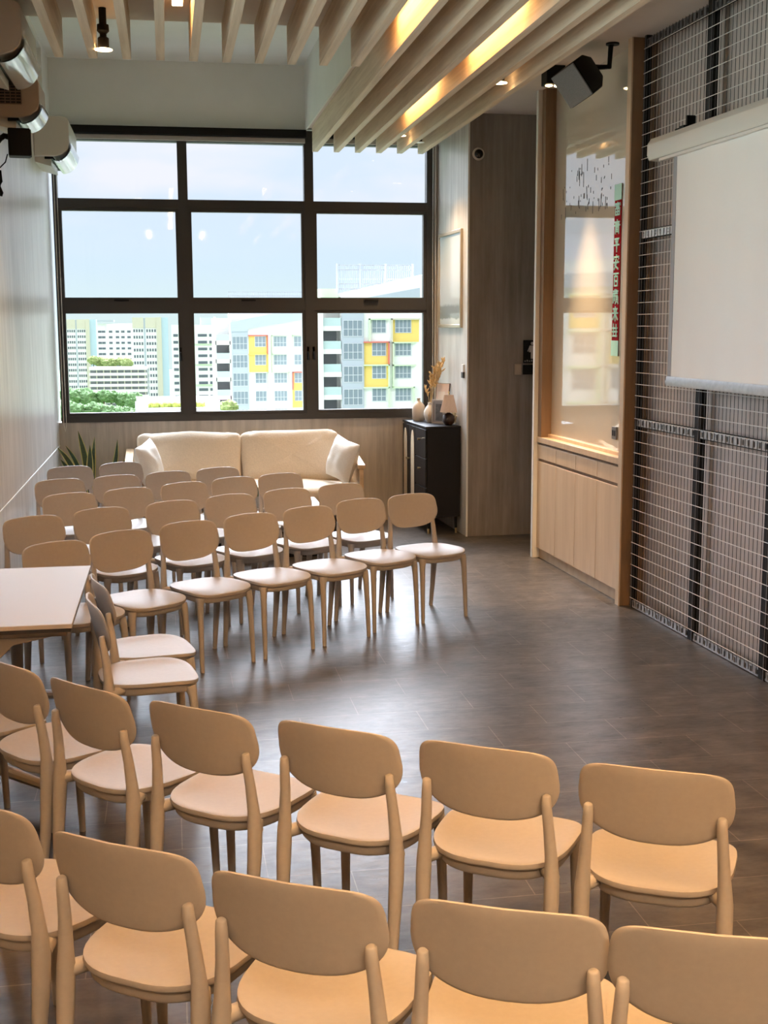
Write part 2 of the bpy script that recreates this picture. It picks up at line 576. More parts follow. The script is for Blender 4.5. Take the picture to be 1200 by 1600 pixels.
# ---- the window: nine lights in a dark frame
fr = MB()
xs = [-1.02, -.975, .138, .229, 1.34, 1.43, 2.548, 2.62]
y0, y1 = Y2 - .03, Y2 + .07
for a, b in ((0, 1), (2, 3), (4, 5), (6, 7)):
    fr.box(xs[a], xs[b], y0, y1, 1.04, 3.80)
for a, b in ((1.04, 1.10), (2.105, 2.195), (3.06, 3.143), (3.673, 3.80)):
    for i, j in ((1, 2), (3, 4), (5, 6)):
        fr.box(xs[i], xs[j], y0 + .002, y1, a, b)
win = struct('window_1', fr, FRAME)
cols = [(-.975, .138), (.229, 1.34), (1.43, 2.548)]
for i, (a, b) in enumerate(cols):
    for z0, z1, sash in ((3.143, 3.673, 0), (2.195, 3.06, 1), (1.10, 2.105, 1)):
        ins = .03 if sash else 0.0
        if sash:
            s = MB()
            for q in ((a, a + ins, z0, z1), (b - ins, b, z0, z1), (a + ins, b - ins, z0, z0 + ins), (a + ins, b - ins, z1 - ins, z1)):
                s.box(q[0], q[1], Y2 - .018, Y2 + .05, q[2], q[3])
            sh = s.build('sash', FRAME, win)
            if z0 < 2:
                side = (b - .015, b + .02, a - .015)[i]
                h = MB().box(side - .012, side + .012, Y2 - .03, Y2 - .018, 1.62, 1.75)
                h.sweep([(side, Y2 - .03, 1.70), (side, Y2 - .06, 1.70), (side + .004, Y2 - .066, 1.62)], .008, 8)
                h.build('window_handle', BLACK, sh)
            else:
                cx = (a + b) / 2
                MB().box(cx - .07, cx + .07, Y2 - .05, Y2 - .02, z0 - .006, z0 + .012).build('window_handle', BLACK, sh)
        MB().box(a + ins, b - ins, Y2 + .012, Y2 + .018, z0 + ins, z1 - ins).build('glass_pane', GLASS, win)

# ---- roller blinds above the window, rolled up
def blind(x0, x1, label, cord_x):
    t = thing('roller_blind', label, 'blind', ((x0 + x1) / 2, Y2 - .06, 3.70), 0, 'roller blinds over the window')
    w = (x1 - x0) / 2
    MB().box(-w, w, -.05, .02, .025, .098).build('cassette', BLACKM, t, bevel=.006)
    c = MB().box(-w + .01, w - .01, -.02, .01, -.022, .022)
    c.build('bottom_bar', mat('blind_bar', (.42, .39, .36), .6), t, bevel=.004)
    cx = cord_x - (x0 + x1) / 2
    MB().sweep([(cx - .012, -.03, .05), (cx - .014, -.03, -1.3), (cx - .012, -.03, -2.68), (cx, -.03, -2.74), (cx + .012, -.03, -2.68), (cx + .014, -.03, -1.3), (cx + .012, -.03, .05)], .0035, 6).build('bead_cord', CREAM, t)
blind(-1.0, 1.36, 'dark roller blind rolled up over the two window columns nearest the grey side wall', -.985)
blind(1.44, 2.60, 'dark roller blind rolled up behind the timber slats, over the last window column', 2.61)

# ---- timber slats under the ceiling
S0, SP, SW = -.63, .2037, .052
names = ['grey side wall', 'second', 'third', 'fourth', 'fifth', 'sixth', 'seventh', 'eighth', 'ninth']
ordw = ['first', 'second', 'third', 'fourth', 'fifth', 'sixth', 'seventh', 'eighth', 'ninth', 'tenth']
for k in range(16):
    x = S0 + k * SP
    y1s = 8.149 if k < 10 else 12.08
    if k < 10:
        lab = 'pale timber ceiling slat ending at the raised ceiling, %s from the air conditioner wall' % ordw[k]
    else:
        lab = 'long timber ceiling slat running up to the window, %s from the speaker side' % ordw[15 - k]
    yy = YB + .01
    o = MB().box(0, SW, 0, y1s - yy, 0, ZC - 3.585).build('ceiling_slat', SLAT, loc=(x, yy, 3.585), bevel=.0015)
    tag(o, lab, 'ceiling slat', 'timber slats under the ceiling')

# ---- linear lamps hidden between the slats
def lamp(gap, ya, yb, lab, m=None):
    x = S0 + gap * SP + SW + (SP - SW) / 2
    t = thing('linear_lamp', lab, 'ceiling lamp', (x, (ya + yb) / 2, ZC), 0, 'linear lamps between the slats')
    h = (yb - ya) / 2
    MB().box(-.032, .032, -h - .01, h + .01, -.05, 0).build('housing', WHITE, t)
    MB().box(-.03, .03, -h, h, -.085, -.0502).build('diffuser', m or LAMPW, t, bevel=.004)
for args in ((3, 6.1, 7.42, 'glowing warm linear lamp in the slat gap above the window-side chairs', LAMPF),
             (3, 3.0, 4.3, 'warm linear lamp above the chairs beside the folding table'),
             (3, .7, 2.0, 'warm linear lamp above the chairs by the camera, table side'),
             (9, 6.3, 7.6, 'glowing warm linear lamp beside the drop in the ceiling', LAMPF),
             (9, 2.8, 4.1, 'warm linear lamp above the middle of the chairs seen from behind'),
             (9, .6, 1.9, 'warm linear lamp above the chairs by the camera, middle gap'),
             (1, -1.6, -.3, 'added unseen fill lamp behind the camera, table side', LAMP_FILL),
             (6, -1.6, -.3, 'added unseen fill lamp behind the camera, middle', LAMP_FILL),
             (11, -1.6, -.3, 'added unseen fill lamp behind the camera, screen side', LAMP_FILL),
             (14, -.6, .7, 'warm linear lamp beside the camera, outermost gap'),
             (12, 9.3, 10.55, 'warm linear lamp lighting a slat close to the window', LAMPF),
             (12, 7.0, 8.3, 'warm linear lamp lighting a slat beside the speaker', LAMPF),
             (12, 2.6, 3.9, 'warm linear lamp above the end of the chairs seen from behind'),
             (12, .4, 1.7, 'warm linear lamp above the chairs by the camera, screen side')):
    lamp(*args)

# ---- spotlights
def beam(t, loc, power, size=72):
    ld = bpy.data.lights.new('downlight_beam', 'SPOT')
    ld.energy = power
    ld.color = (1, .64, .34)
    ld.spot_size = math.radians(size)
    ld.spot_blend = .8
    ld.shadow_soft_size = .04
    lo = bpy.data.objects.new('downlight_beam', ld)
    COL.objects.link(lo)
    lo.parent = t
    lo.location = loc
def spot(x, y, lab, lit=False, drop=.22):
    t = thing('ceiling_spotlight', lab, 'spotlight', (x, y, ZC), 0, 'ceiling spotlights')
    MB().lathe([(.022, 0), (.022, -drop * .45)], n=16).build('stem', BLACKM, t)
    MB().lathe([(.034, -drop * .40), (.036, -drop * .55), (.020, -drop * .62), (.020, -drop * .68), (.033, -drop * .72), (.033, -drop * .96)], n=20).build('lamp_head', BLACKM, t)
    MB().lathe([(.036, -drop * .965), (.052, -drop * .985), (.052, -drop), (.02, -drop)], n=24).build('lens_ring', BULB if lit else DIM, t)
    if lit: beam(t, (0, 0, -drop - .02), lit, 100)
spot(-.325, 7.88, 'dark spotlight with a pale rim hanging between slats above the grey wall', 60, .24)
spot(2.335, 11.58, 'pale-rimmed spotlight between the slats close to the window', False, .2)
spot(2.335, 8.72, 'pale-rimmed spotlight between the slats beside the hanging speaker', 40, .2)
spot(2.13, 11.41, 'small lit spotlight between slats at the window end', 90, .17)
t = thing('box_downlight', 'black square downlight with two warm bulbs above the oak cabinets', 'spotlight', (2.84, 9.1, ZC))
MB().box(-.07, .07, -.07, .07, -.13, 0).build('housing', BLACKM, t, bevel=.004)
for dx in (-.032, .032):
    MB().lathe([(.026, -.1301), (.026, -.137), (.01, -.142)], (dx, 0, 0), 16).build('bulb', BULB, t)
beam(t, (-.05, 0, -.16), 380, 44)

# ------------------------------------------------------------------ right wall (turned 0.03 rad)
RZ = .03
RO = Vector((3.06, 9.0, 0))
def RW(v, u, z=0):
    return (RO.x + v * math.cos(RZ) - u * math.sin(RZ), RO.y + v * math.sin(RZ) + u * math.cos(RZ), z)
ORG = RW(0, 0)
struct('wall_mesh_side', MB().box(.16, .35, -11.7, -.83, 0, ZC), SHIP, loc=ORG, rz=RZ)
struct('wall_cabinet_niche', MB().box(.10, 1.4, -.83, 1.03, 0, ZC), WHITE, loc=RW(.012, 0), rz=RZ)
struct('trim_jamb_near', MB().box(-.012, .16, -.895, -.83, 0, ZC), OAKD, loc=ORG, rz=RZ, bevel=.002)
struct('trim_jamb_near_edge', MB().box(-.022, -.0121, -.895, -.83, 0, ZC), OAK, loc=ORG, rz=RZ)
struct('trim_jamb_window_side', MB().box(.0, .10, .90, .985, 1.02, ZC), OAKD, loc=ORG, rz=RZ, bevel=.002)
struct('trim_white_post', MB().box(-.035, .10, .985, 1.03, 0, ZC), WHITE, loc=ORG, rz=RZ, bevel=.003)

# oak cabinets
def cabinet(u0, u1, lab):
    t = thing('oak_cabinet', lab, 'cabinet', RW(0, (u0 + u1) / 2), RZ, 'oak cabinets under the cream panel')
    h = (u1 - u0) / 2
    MB().box(.018, .10, -h, h, .09, .975).build('carcass', OAKD, t)
    MB().box(.03, .10, -h, h, 0, .09).build('plinth', OAK, t)
    MB().box(0, .018, -h + .0028, h - .0028, .092, .825).build('door', OAK, t, bevel=.0015)
    MB().box(0, .018, -h + .0028, h - .0028, .850, .965).build('drawer_front', OAK, t, bevel=.0015)
for a, b, q in ((-.83, -.38, 'first oak cabinet, beside the wire mesh wall'), (-.38, .07, 'second oak cabinet from the wire mesh wall'),
                (.07, .52, 'third oak cabinet from the wire mesh wall'), (.52, .985, 'fourth oak cabinet, next to the white corner post')):
    cabinet(a, b, q + ', with one door and a drawer front')
o = MB().box(-.008, .10, -.829, .985, .985, 1.03).box(.06, .10, -.829, .90, 1.03, 1.055).build('countertop', OAK, loc=ORG, rz=RZ, bevel=.002)
tag(o, 'narrow oak ledge on top of the oak cabinets, below the glossy panel', 'countertop')
o = MB().box(.088, .099, -.829, .90, 1.055, ZC).build('glass_panel', BACKP, loc=ORG, rz=RZ)
tag(o, 'tall glossy cream glass panel above the oak ledge, reflecting the window', 'glass panel')
# red couplet banner
t = thing('couplet_banner', 'narrow red hanging banner with mint lettering on the glossy panel', 'banner', RW(.085, -.46, 2.93), RZ)
MB().box(-.003, .0, -.062, .062, -1.2, 0).build('paper', RED, t)
MB().box(-.006, -.003, -.065, .065, -.11, 0).build('end_patch', MINT, t)
MB().box(-.006, -.003, -.065, .065, -1.2, -1.09).build('end_patch', MINT, t)
def strokes(segs, zc, s=.05, w=.012):
    mb = MB()
    for x0, a0, x1, a1 in segs:
        p, q = Vector((-.0055, -x0 * s * .95, zc + a0 * s)), Vector((-.0055, -x1 * s * .95, zc + a1 * s))
        d = q - p
        n = Vector((0, -d.z, d.y)).normalized() * w / 2
        mb.obox((p + q) / 2, d / 2 + d.normalized() * w * .3, n, (.0022, 0, 0))
    mb.build('character', MINT, t)
CH = [
 # fu
 [(-.9, .8, .9, .8), (-.9, .8, -.9, .55), (.9, .8, .9, .55), (0, 1, 0, .8), (-.5, .55, .5, .55), (-.5, .35, .5, .35), (-.5, .55, -.5, .35), (.5, .55, .5, .35), (-.8, .15, .8, .15), (-.8, -.7, .8, -.7), (-.8, .15, -.8, -.7), (.8, .15, .8, -.7), (-.8, -.28, .8, -.28), (0, .15, 0, -.7)],
 # gui
 [(-.9, .7, .9, .7), (0, 1, 0, .3), (-.7, .5, .7, .5), (-1, .25, 1, .25), (-.6, 0, .6, 0), (-.6, 0, -.6, -.9), (.6, 0, .6, -.9), (-.6, -.3, .6, -.3), (-.6, -.6, .6, -.6)],
 # ping
 [(-.8, .8, .8, .8), (-.5, .55, -.3, .2), (.5, .55, .3, .2), (-1, -.05, 1, -.05), (0, .8, 0, -1)],
 # an
 [(0, 1, 0, .75), (-.9, .7, .9, .7), (-.9, .7, -.9, .4), (.9, .7, .9, .4), (-1, -.05, 1, -.05), (-.1, .45, -.6, -.4), (-.6, -.4, .7, -1), (.5, .2, -.8, -1)],
 # bai
 [(-.9, .8, .9, .8), (0, .8, -.3, .4), (-.6, .4, .6, .4), (-.6, .4, -.6, -.9), (.6, .4, .6, -.9), (-.6, -.25, .6, -.25), (-.6, -.9, .6, -.9)],
 # shun
 [(-.9, .75, .9, .75), (-.3, 1, -.3, .55), (.3, 1, .3, .55), (-.8, .45, .8, .45), (-.8, .1, .8, .1), (-.9, .45, -.9, -.9), (-.4, .4, -.4, -.6), (.2, -.1, .9, -.1), (.2, -.1, .2, -.7), (.9, -.1, .9, -.7), (.2, -.4, .9, -.4), (.3, -.7, -.1, -1), (.8, -.7, 1, -1)],
 # lai
 [(-.8, .7, .8, .7), (-.5, .5, -.35, .2), (.5, .5, .35, .2), (-1, .1, 1, .1), (0, 1, 0, -1), (0, .05, -.9, -.8), (0, .05, .9, -.8)],
 # closing
 [(-.5, 1, -.5, -.6), (.5, .9, .5, -.8), (-.9, .4, .9, .4), (-.9, -.1, .9, -.1), (-.8, -.7, .8, -.7)],
]
for i, c in enumerate(CH):
    strokes(c, -.175 - i * .121)
o = MB().box(-.012, 0, -.042, .042, -.045, .045).box(-.0135, -.012, -.03, -.006, -.02, .02, 1).box(-.0135, -.012, .006, .03, -.02, .02, 1).build('wall_socket', [mat('grey_socket', (.16, .16, .16), .4), BLACK], loc=RW(.086, -.50, 1.18), rz=RZ, bevel=.002)
tag(o, 'grey double wall socket at the bottom of the glossy panel', 'socket')
# marker-pen scribbles on the panel
rnd = random.Random(4)
mk = MB()
for i in range(70):
    u = rnd.uniform(-.34, .78)
    z = 2.80 + rnd.random() ** 1.2 * .34
    h = rnd.choice((.006, .01, .02, .045))
    mk.obox((0, u, z), (.0004, 0, 0), (0, .004, 0), (0, rnd.uniform(-.1, .1) * h, h))
o = mk.build('marker_notes', mat('marker_ink', (.05, .05, .07), .7), loc=RW(.0872, 0, 0), rz=RZ)
tag(o, 'faint dark marker scribbles across the upper glossy panel', 'writing', kind='stuff')

# ---- wire mesh wall on slotted angle frames
t = thing('wire_mesh_wall', 'floor to ceiling wire mesh wall in slotted black steel frame behind the screen', 'wire mesh', RW(.05, -.93), RZ)
edges = [-.01, -.93, -1.83, -2.73, -3.63]
def slotted(z, m, two=False, v=.012):
    mb = MB()
    hh = .024
    for a, b in zip(edges[:-1], edges[1:]):
        mb.box(v - .012, v, b + .004, a - .004, z - hh, z - hh + .008)
        mb.box(v - .012, v, b + .004, a - .004, z + hh - .008, z + hh)
        if two:
            mb.box(v - .012, v, b + .03, a - .03, z - .003, z + .003)
        k = b + .04
        while k < a - .04:
            mb.box(v - .012, v, k, k + .042, z - hh + .008, z + hh - .008)
            k += .064
        mb.box(v + .001, v + .0015, b + .0, a - .0, z - hh - .008, z + hh + .008, 1)
    return mb
for z, m, two in ((.03, GALV, False), (1.292, GALV, False), (2.545, mat('bright_zinc', (.85, .86, .88), .4, metal=.3), True), (3.77, DGALV, False)):
    slotted(z, m, two).build('slotted_rail', [m, BLACKM], t)
for i, e in enumerate(edges):
    wd = .03 if i == 0 else .07
    p = MB().box(-.002, .006, e - wd, e + .005, 0, ZC).box(.006, .036, e - wd, e - wd + .008, 0, ZC)
    p.box(.006, .036, e - .003, e + .005, 0, ZC)
    p.box(-.0075, -.0025, e - wd + .012, e - wd + .016, 0, ZC, 1)
    p.build('post', [BLACKM, DGALV], t)
for a, b in zip(edges[:-1], edges[1:]):
    h = MB()
    z = .07
    while z < ZC - .05:
        h.cyl((-.006, b, z), (-.006, a, z), .0023, n=5)
        z += .078
    wi = h.build('wire_grid', [WIRE], t)
    vmb = MB()
    u = b + .025
    while u < a:
        vmb.cyl((-.002, u, .02), (-.002, u, ZC - .02), .0021, n=5)
        u += .047
    vmb.build('upright_wires', WIRED, wi)

# ---- projector screen
t = thing('projector_screen', 'pulled-down white projector screen hung in front of the wire mesh wall', 'projector screen', RW(-.03, -1.34, 3.04), RZ)
prof = [(-.055, -.035), (-.04, -.065), (.03, -.07), (.055, -.05), (.055, .05), (.03, .072), (-.03, .068), (-.055, .03)]
MB().prism([(x, z) for x, z in prof], -2.45, 0, 'Y').build('case', mat('screen_case', (.62, .585, .52), .4), t, bevel=.003)
MB().prism([(x * 1.02, z * 1.02) for x, z in prof], 0, .006, 'Y').build('end_cap', CREAM, t)
MB().box(-.03, .012, -2.4, -.12, -.082, -.066).build('slot_lip', mat('screen_lip', (.70, .66, .6), .4), t)
def scr(u, v):
    y = -.33 - u * 1.95
    z = -.07 - v * 1.34
    return (.004 * math.sin(u * 21 + v * 2) + .003 * math.sin(u * 47 - v) - .004, y, z)
sm = MB()
sm.grid(scr, 80, 16)
sm.grid(lambda u, v: (scr(u, v)[0] + .003, *scr(u, v)[1:]), 80, 16)
sm.build('fabric', SCREENW, t)
MB().box(-.006, .006, -.33, -.285, -1.41, -.07).build('side_border', mat('screen_border', (.33, .33, .345), .6), t)
MB().prism([(-.018, -.045), (.016, -.045), (.012, .012), (-.012, .012), (-.022, -.02)], -2.35, -.29, 'Y').build('bottom_bar', GALV, t, loc=(0, 0, -1.42))
b = MB().box(-.01, .06, -.42, -.36, .07, .09).box(.02, .075, -.40, -.38, .07, .15).box(-.03, .02, -.46, -.34, .066, .076)
b.build('hanging_bracket', BLACKM, t)

# ---- hanging speaker
n_ = Vector((-.81 * .8, -.6, -.58 * .8)).normalized()
b_ = Vector((.59, 0, -.80))
b_ = (b_ - n_ * b_.dot(n_)).normalized()
a_ = n_.cross(b_).normalized()
if a_.x < 0: a_ = -a_
cf = Vector((2.739, 8.35, 3.547))
t = thing('loudspeaker', 'black loudspeaker with grey grille hanging from the ceiling above the oak cabinets', 'speaker', cf)
ha, hb, dp = .105, .125, .27
k1 = MB()
def sect(d, fa, fb):
    return [(-n_ * d) + a_ * ha * sa * fa + b_ * hb * sb * fb for sa, sb in ((-1, -1), (1, -1), (1, 1), (-1, 1))]
k1.loft([sect(0, 1, 1), sect(dp * .55, 1, 1), sect(dp, .72, .62)])
k1.build('cabinet_body', BLACK, t, bevel=.012)
g = MB().obox(n_ * .004, a_ * ha * .97, b_ * hb * .97, n_ * .006)
g.build('grille', mat('silver_grille', (.24, .25, .245), .45, metal=.3, noise=((300, 300, 300), .25, 1)), t, bevel=.004)
br = MB()
top = Vector((3.0, 8.30, ZC)) - cf
el_ = -n_ * dp * .98
br.sweep([el_, el_ + Vector((.05, -.02, .03)), Vector((top.x - .02, top.y, .12)), Vector((top.x - .012, top.y, top.z - .02)), top], [(.018, .018)] * 5, 8)
br.cyl(top - Vector((0, 0, .012)), top, .045, n=16)
br.obox(el_ + Vector((.03, -.01, .02)), (.03, 0, 0), (0, .03, 0), (0, 0, .025))
br.build('bracket', BLACKM, t)

# ---- dome camera, signs and switches on the brown wall
t = thing('dome_camera', 'small dome security camera with pale ring on the brown wall', 'camera', (2.786, 11.128, 3.465))
o = MB().lathe([(.052, 0), (.056, .012), (.050, .024), (.040, .028)], n=28)
q = o.build('ring_base', CREAM, t)
q.rotation_euler = (PI / 2, 0, 0)
q = MB().lathe([(.040 * math.cos(a), .026 + .034 * math.sin(a)) for a in [i * PI / 16 for i in range(8)]] + [(.001, .06)], n=28).build('dome', mat('black_dome', (.012, .012, .012), .12), t)
q.rotation_euler = (PI / 2, 0, 0)
t = thing('toilet_sign', 'black restroom sign with a white standing figure by the white post', 'sign', (3.31, 11.125, 1.71))
MB().box(-.085, .085, -.006, .0, -.105, .105).build('plate', BLACK, t, bevel=.003)
fg = MB()
def disc(mb, cx, cz, r, n=20):
    mb.prism([(cx + r * math.cos(2 * PI * i / n), cz + r * math.sin(2 * PI * i / n)) for i in range(n)], -.0085, -.006, 'Y')
disc(fg, 0, .075, .014)
fg.prism([(-.024, .056), (.024, .056), (.030, -.005), (.012, -.005), (.012, -.065), (-.012, -.065), (-.012, -.005), (-.030, -.005)], -.0085, -.006, 'Y')
fg.prism([(-.024, .056), (-.020, .046), (-.038, .0), (-.045, .003)], -.0085, -.006, 'Y')
fg.prism([(.024, .056), (.045, .003), (.038, .0), (.020, .046)], -.0085, -.006, 'Y')
fg.build('figure', mat('sign_white', (.55, .53, .52), .6), t)
ln = MB()
for i in range(7):
    ln.box(-.072 + i * .021, -.072 + i * .021 + .012, -.0075, -.006, -.092, -.081 + .006 * (i % 2))
ln.build('caption', mat('sign_grey', (.32, .31, .30), .6), t)
o = MB().box(-.085, .085, -.006, 0, -.045, .045).build('notice_plate', BLACK, loc=(3.31, 11.126, 1.545), bevel=.003)
tag(o, 'small blank black plate directly under the restroom sign', 'sign')
t = thing('wall_switch', 'beige wall switch beside the small black plate', 'switch', (3.18, 11.127, 1.548))
MB().box(-.034, .034, -.008, 0, -.05, .05).build('plate', mat('beige_switch', (.46, .38, .31), .5), t, bevel=.003)
MB().box(-.022, .022, -.013, -.008, -.022, .038).build('rocker', mat('beige_rocker', (.50, .42, .35), .5), t, bevel=.002)
# remote holder near the corner
t = thing('air_conditioner_remote', 'small white remote in a holder on the pale wall edge', 'remote', (2.705, 11.24, 1.545), .03)
MB().box(-.028, -.006, -.025, .025, -.06, .05).build('handset', WHITE, t, bevel=.004)
MB().box(-.03, 0, -.03, .03, -.075, -.02).build('holder', mat('dark_holder', (.06, .06, .06), .5), t, bevel=.003)

# ---- framed picture
def RR(v, u, z):   # wall by the window, turned 0.03
    return (2.71 + v - u * .03, 11.13 + u, z)
t = thing('framed_picture', 'tall framed seascape print in thin champagne frame on the pale wall', 'picture', RR(0, .60, 2.38), .03)
fm = MB()
W_, H_ = .43, .45
for y0_, y1_, z0_, z1_ in ((-W_, -W_ + .03, -H_, H_), (W_ - .03, W_, -H_, H_), (-W_ + .03, W_ - .03, -H_, -H_ + .03), (-W_ + .03, W_ - .03, H_ - .03, H_)):
    fm.box(-.035, -.001, y0_, y1_, z0_, z1_)
fm.build('frame', mat('champagne_frame', (.60, .51, .38), .3, metal=.6), t, bevel=.004)
pm = bpy.data.materials.new('seascape_print')
pm.use_nodes = True
pt = pm.node_tree
pb = pt.nodes['Principled BSDF']
pb.inputs['Roughness'].default_value = .1
c_ = N(pt, 'ShaderNodeTexCoord'); s_ = N(pt, 'ShaderNodeSeparateXYZ')
pt.links.new(c_.outputs['Object'], s_.inputs[0])
n_p = N(pt, 'ShaderNodeTexNoise'); n_p.inputs['Scale'].default_value = 14; n_p.inputs['Detail'].default_value = 5
pt.links.new(c_.outputs['Object'], n_p.inputs['Vector'])
a1 = N(pt, 'ShaderNodeMath', operation='MULTIPLY_ADD'); a1.inputs[1].default_value = .05
pt.links.new(n_p.outputs['Fac'], a1.inputs[0]); pt.links.new(s_.outputs[2], a1.inputs[2])
m1 = N(pt, 'ShaderNodeMapRange'); m1.inputs['From Min'].default_value = -.45; m1.inputs['From Max'].default_value = .45
pt.links.new(a1.outputs[0], m1.inputs['Value'])
rp = ramp(pt, [(0, (.66, .67, .64)), (.115, (.62, .65, .64)), (.13, (.30, .34, .335)), (.25, (.34, .38, .38)), (.28, (.60, .66, .67)), (.6, (.68, .71, .70)), (1, (.58, .68, .72))])
pt.links.new(m1.outputs[0], rp.inputs[0]); pt.links.new(rp.outputs[0], pb.inputs['Base Color'])
MB().box(-.02, -.015, -W_ + .03, W_ - .03, -H_ + .03, H_ - .03).build('print', pm, t)

# ------------------------------------------------------------------ left wall equipment
def aircon(loc, label, lng, ht, dep, mbody, grille=False):
    t = thing('air_conditioner', label, 'air conditioner', loc, 0, 'air conditioners on the side wall')
    prof = [(0, ht)] + [(dep * (.80 + .2 * math.sin(a)), ht - .05 + .05 * math.cos(a)) for a in [i * PI / 12 for i in range(7)]]
    prof += [(dep, ht * .34), (dep * .95, ht * .18), (dep * .80, ht * .06), (dep * .60, 0), (0, 0)]
    MB().prism(prof, 0, lng, 'Y').build('casing', mbody, t, bevel=.006)
    MB().prism([(.0, 0), (.0, -.04), (dep * .45, -.075), (dep * .45, 0)], .06, lng * .8, 'Y').build('back_plate', CREAM, t)
    fl = MB()
    def flap(u, v):
        a = v * 1.25
        return (dep * (1.03 - .50 * v ** 1.6) + .004, .01 + u * (lng - .02), ht * .34 - (ht * .34 + .035) * math.sin(v * PI / 2))
    fl.grid(flap, 4, 12)
    fl.grid(lambda u, v: (flap(u, v)[0] + .007, flap(u, v)[1], flap(u, v)[2] - .007), 4, 12)
    fl.build('louvre_flap', CHROME, t)
    MB().box(dep * .28, dep * .52, .03, lng - .03, -.018, .004).build('air_outlet', BLACK, t)
    if grille:
        g = MB()
        for i in range(9):
            g.box(.0, dep * .60, -.012, -.004, ht * .30 + i * ht * .072, ht * .30 + i * ht * .072 + .006)
        for i in range(6):
            g.box(.005 + i * dep * .117, .009 + i * dep * .117, -.013, -.004, ht * .30, ht * .90)
        g.build('grille_bars', mat('brown_lit_grille', (.20, .13, .09), .5), t)
        MB().box(.0, dep * .60, -.004, -.001, ht * .30, ht * .90).build('grille_backing', mat('grille_shade', (.03, .022, .018), .7), t)
    return t
aircon((XL, 7.55, 3.47), 'air conditioner nearest the timber slats, tucked under the ceiling on the side wall', .85, .30, .29, CREAM)
aircon((XL, 8.50, 3.28), 'brown-lit air conditioner with a grille, middle one on the side wall', .42, .26, .285, mat('brown_lit_plastic', (.44, .33, .25), .45), True)  # brown of the warm lamp light put into casing and grille colours
aircon((XL, 10.98, 3.36), 'cream air conditioner closest to the window on the side wall', .9, .325, .29, CREAM)
# small wall speaker with a cable bundle
t = thing('wall_speaker', 'small black speaker on a bent bracket below the air conditioners', 'speaker', (-.89, 8.4, 3.105), .1)
MB().box(-.068, .068, -.06, .075, -.085, .085).build('cabinet_body', BLACK, t, bevel=.008)
MB().box(.068, .073, -.052, .067, -.078, .078).build('grille', mat('speaker_cloth', (.02, .02, .02), .9), t)
MB().sweep([(-.155, -.02, .02), (-.135, -.02, -.02), (-.12, -.02, .015), (-.09, -.01, .04), (-.065, 0, .035)], .018, 10).obox((-.152, -.02, .0), (.008, 0, 0), (0, .03, 0), (0, 0, .05)).build('bracket', BLACKM, t)
o = MB()
rnd = random.Random(2)
pts = [(-.075, 0, -.07), (-.09, 0, -.12), (-.13, 0, -.16), (-.135, 0, -.22)]
o.sweep(pts, .0045, 6)
for i in range(7):
    dx = rnd.uniform(-.014, .014)
    o.sweep([(-.135 + dx, dx, -.17), (-.14 + dx * 1.8, dx, -.24), (-.137 + dx * .5, 0, -.27), (-.136 + dx * 1.6, dx, -.31), (-.135 + dx, 0, -.33)], .005, 6)
o.sweep([(-.155, -.02, -.05), (-.15, -.01, -.12), (-.16, 0, -.2), (-.14, 0, -.23)], .004, 6)
o.build('cable', BLACK, t)

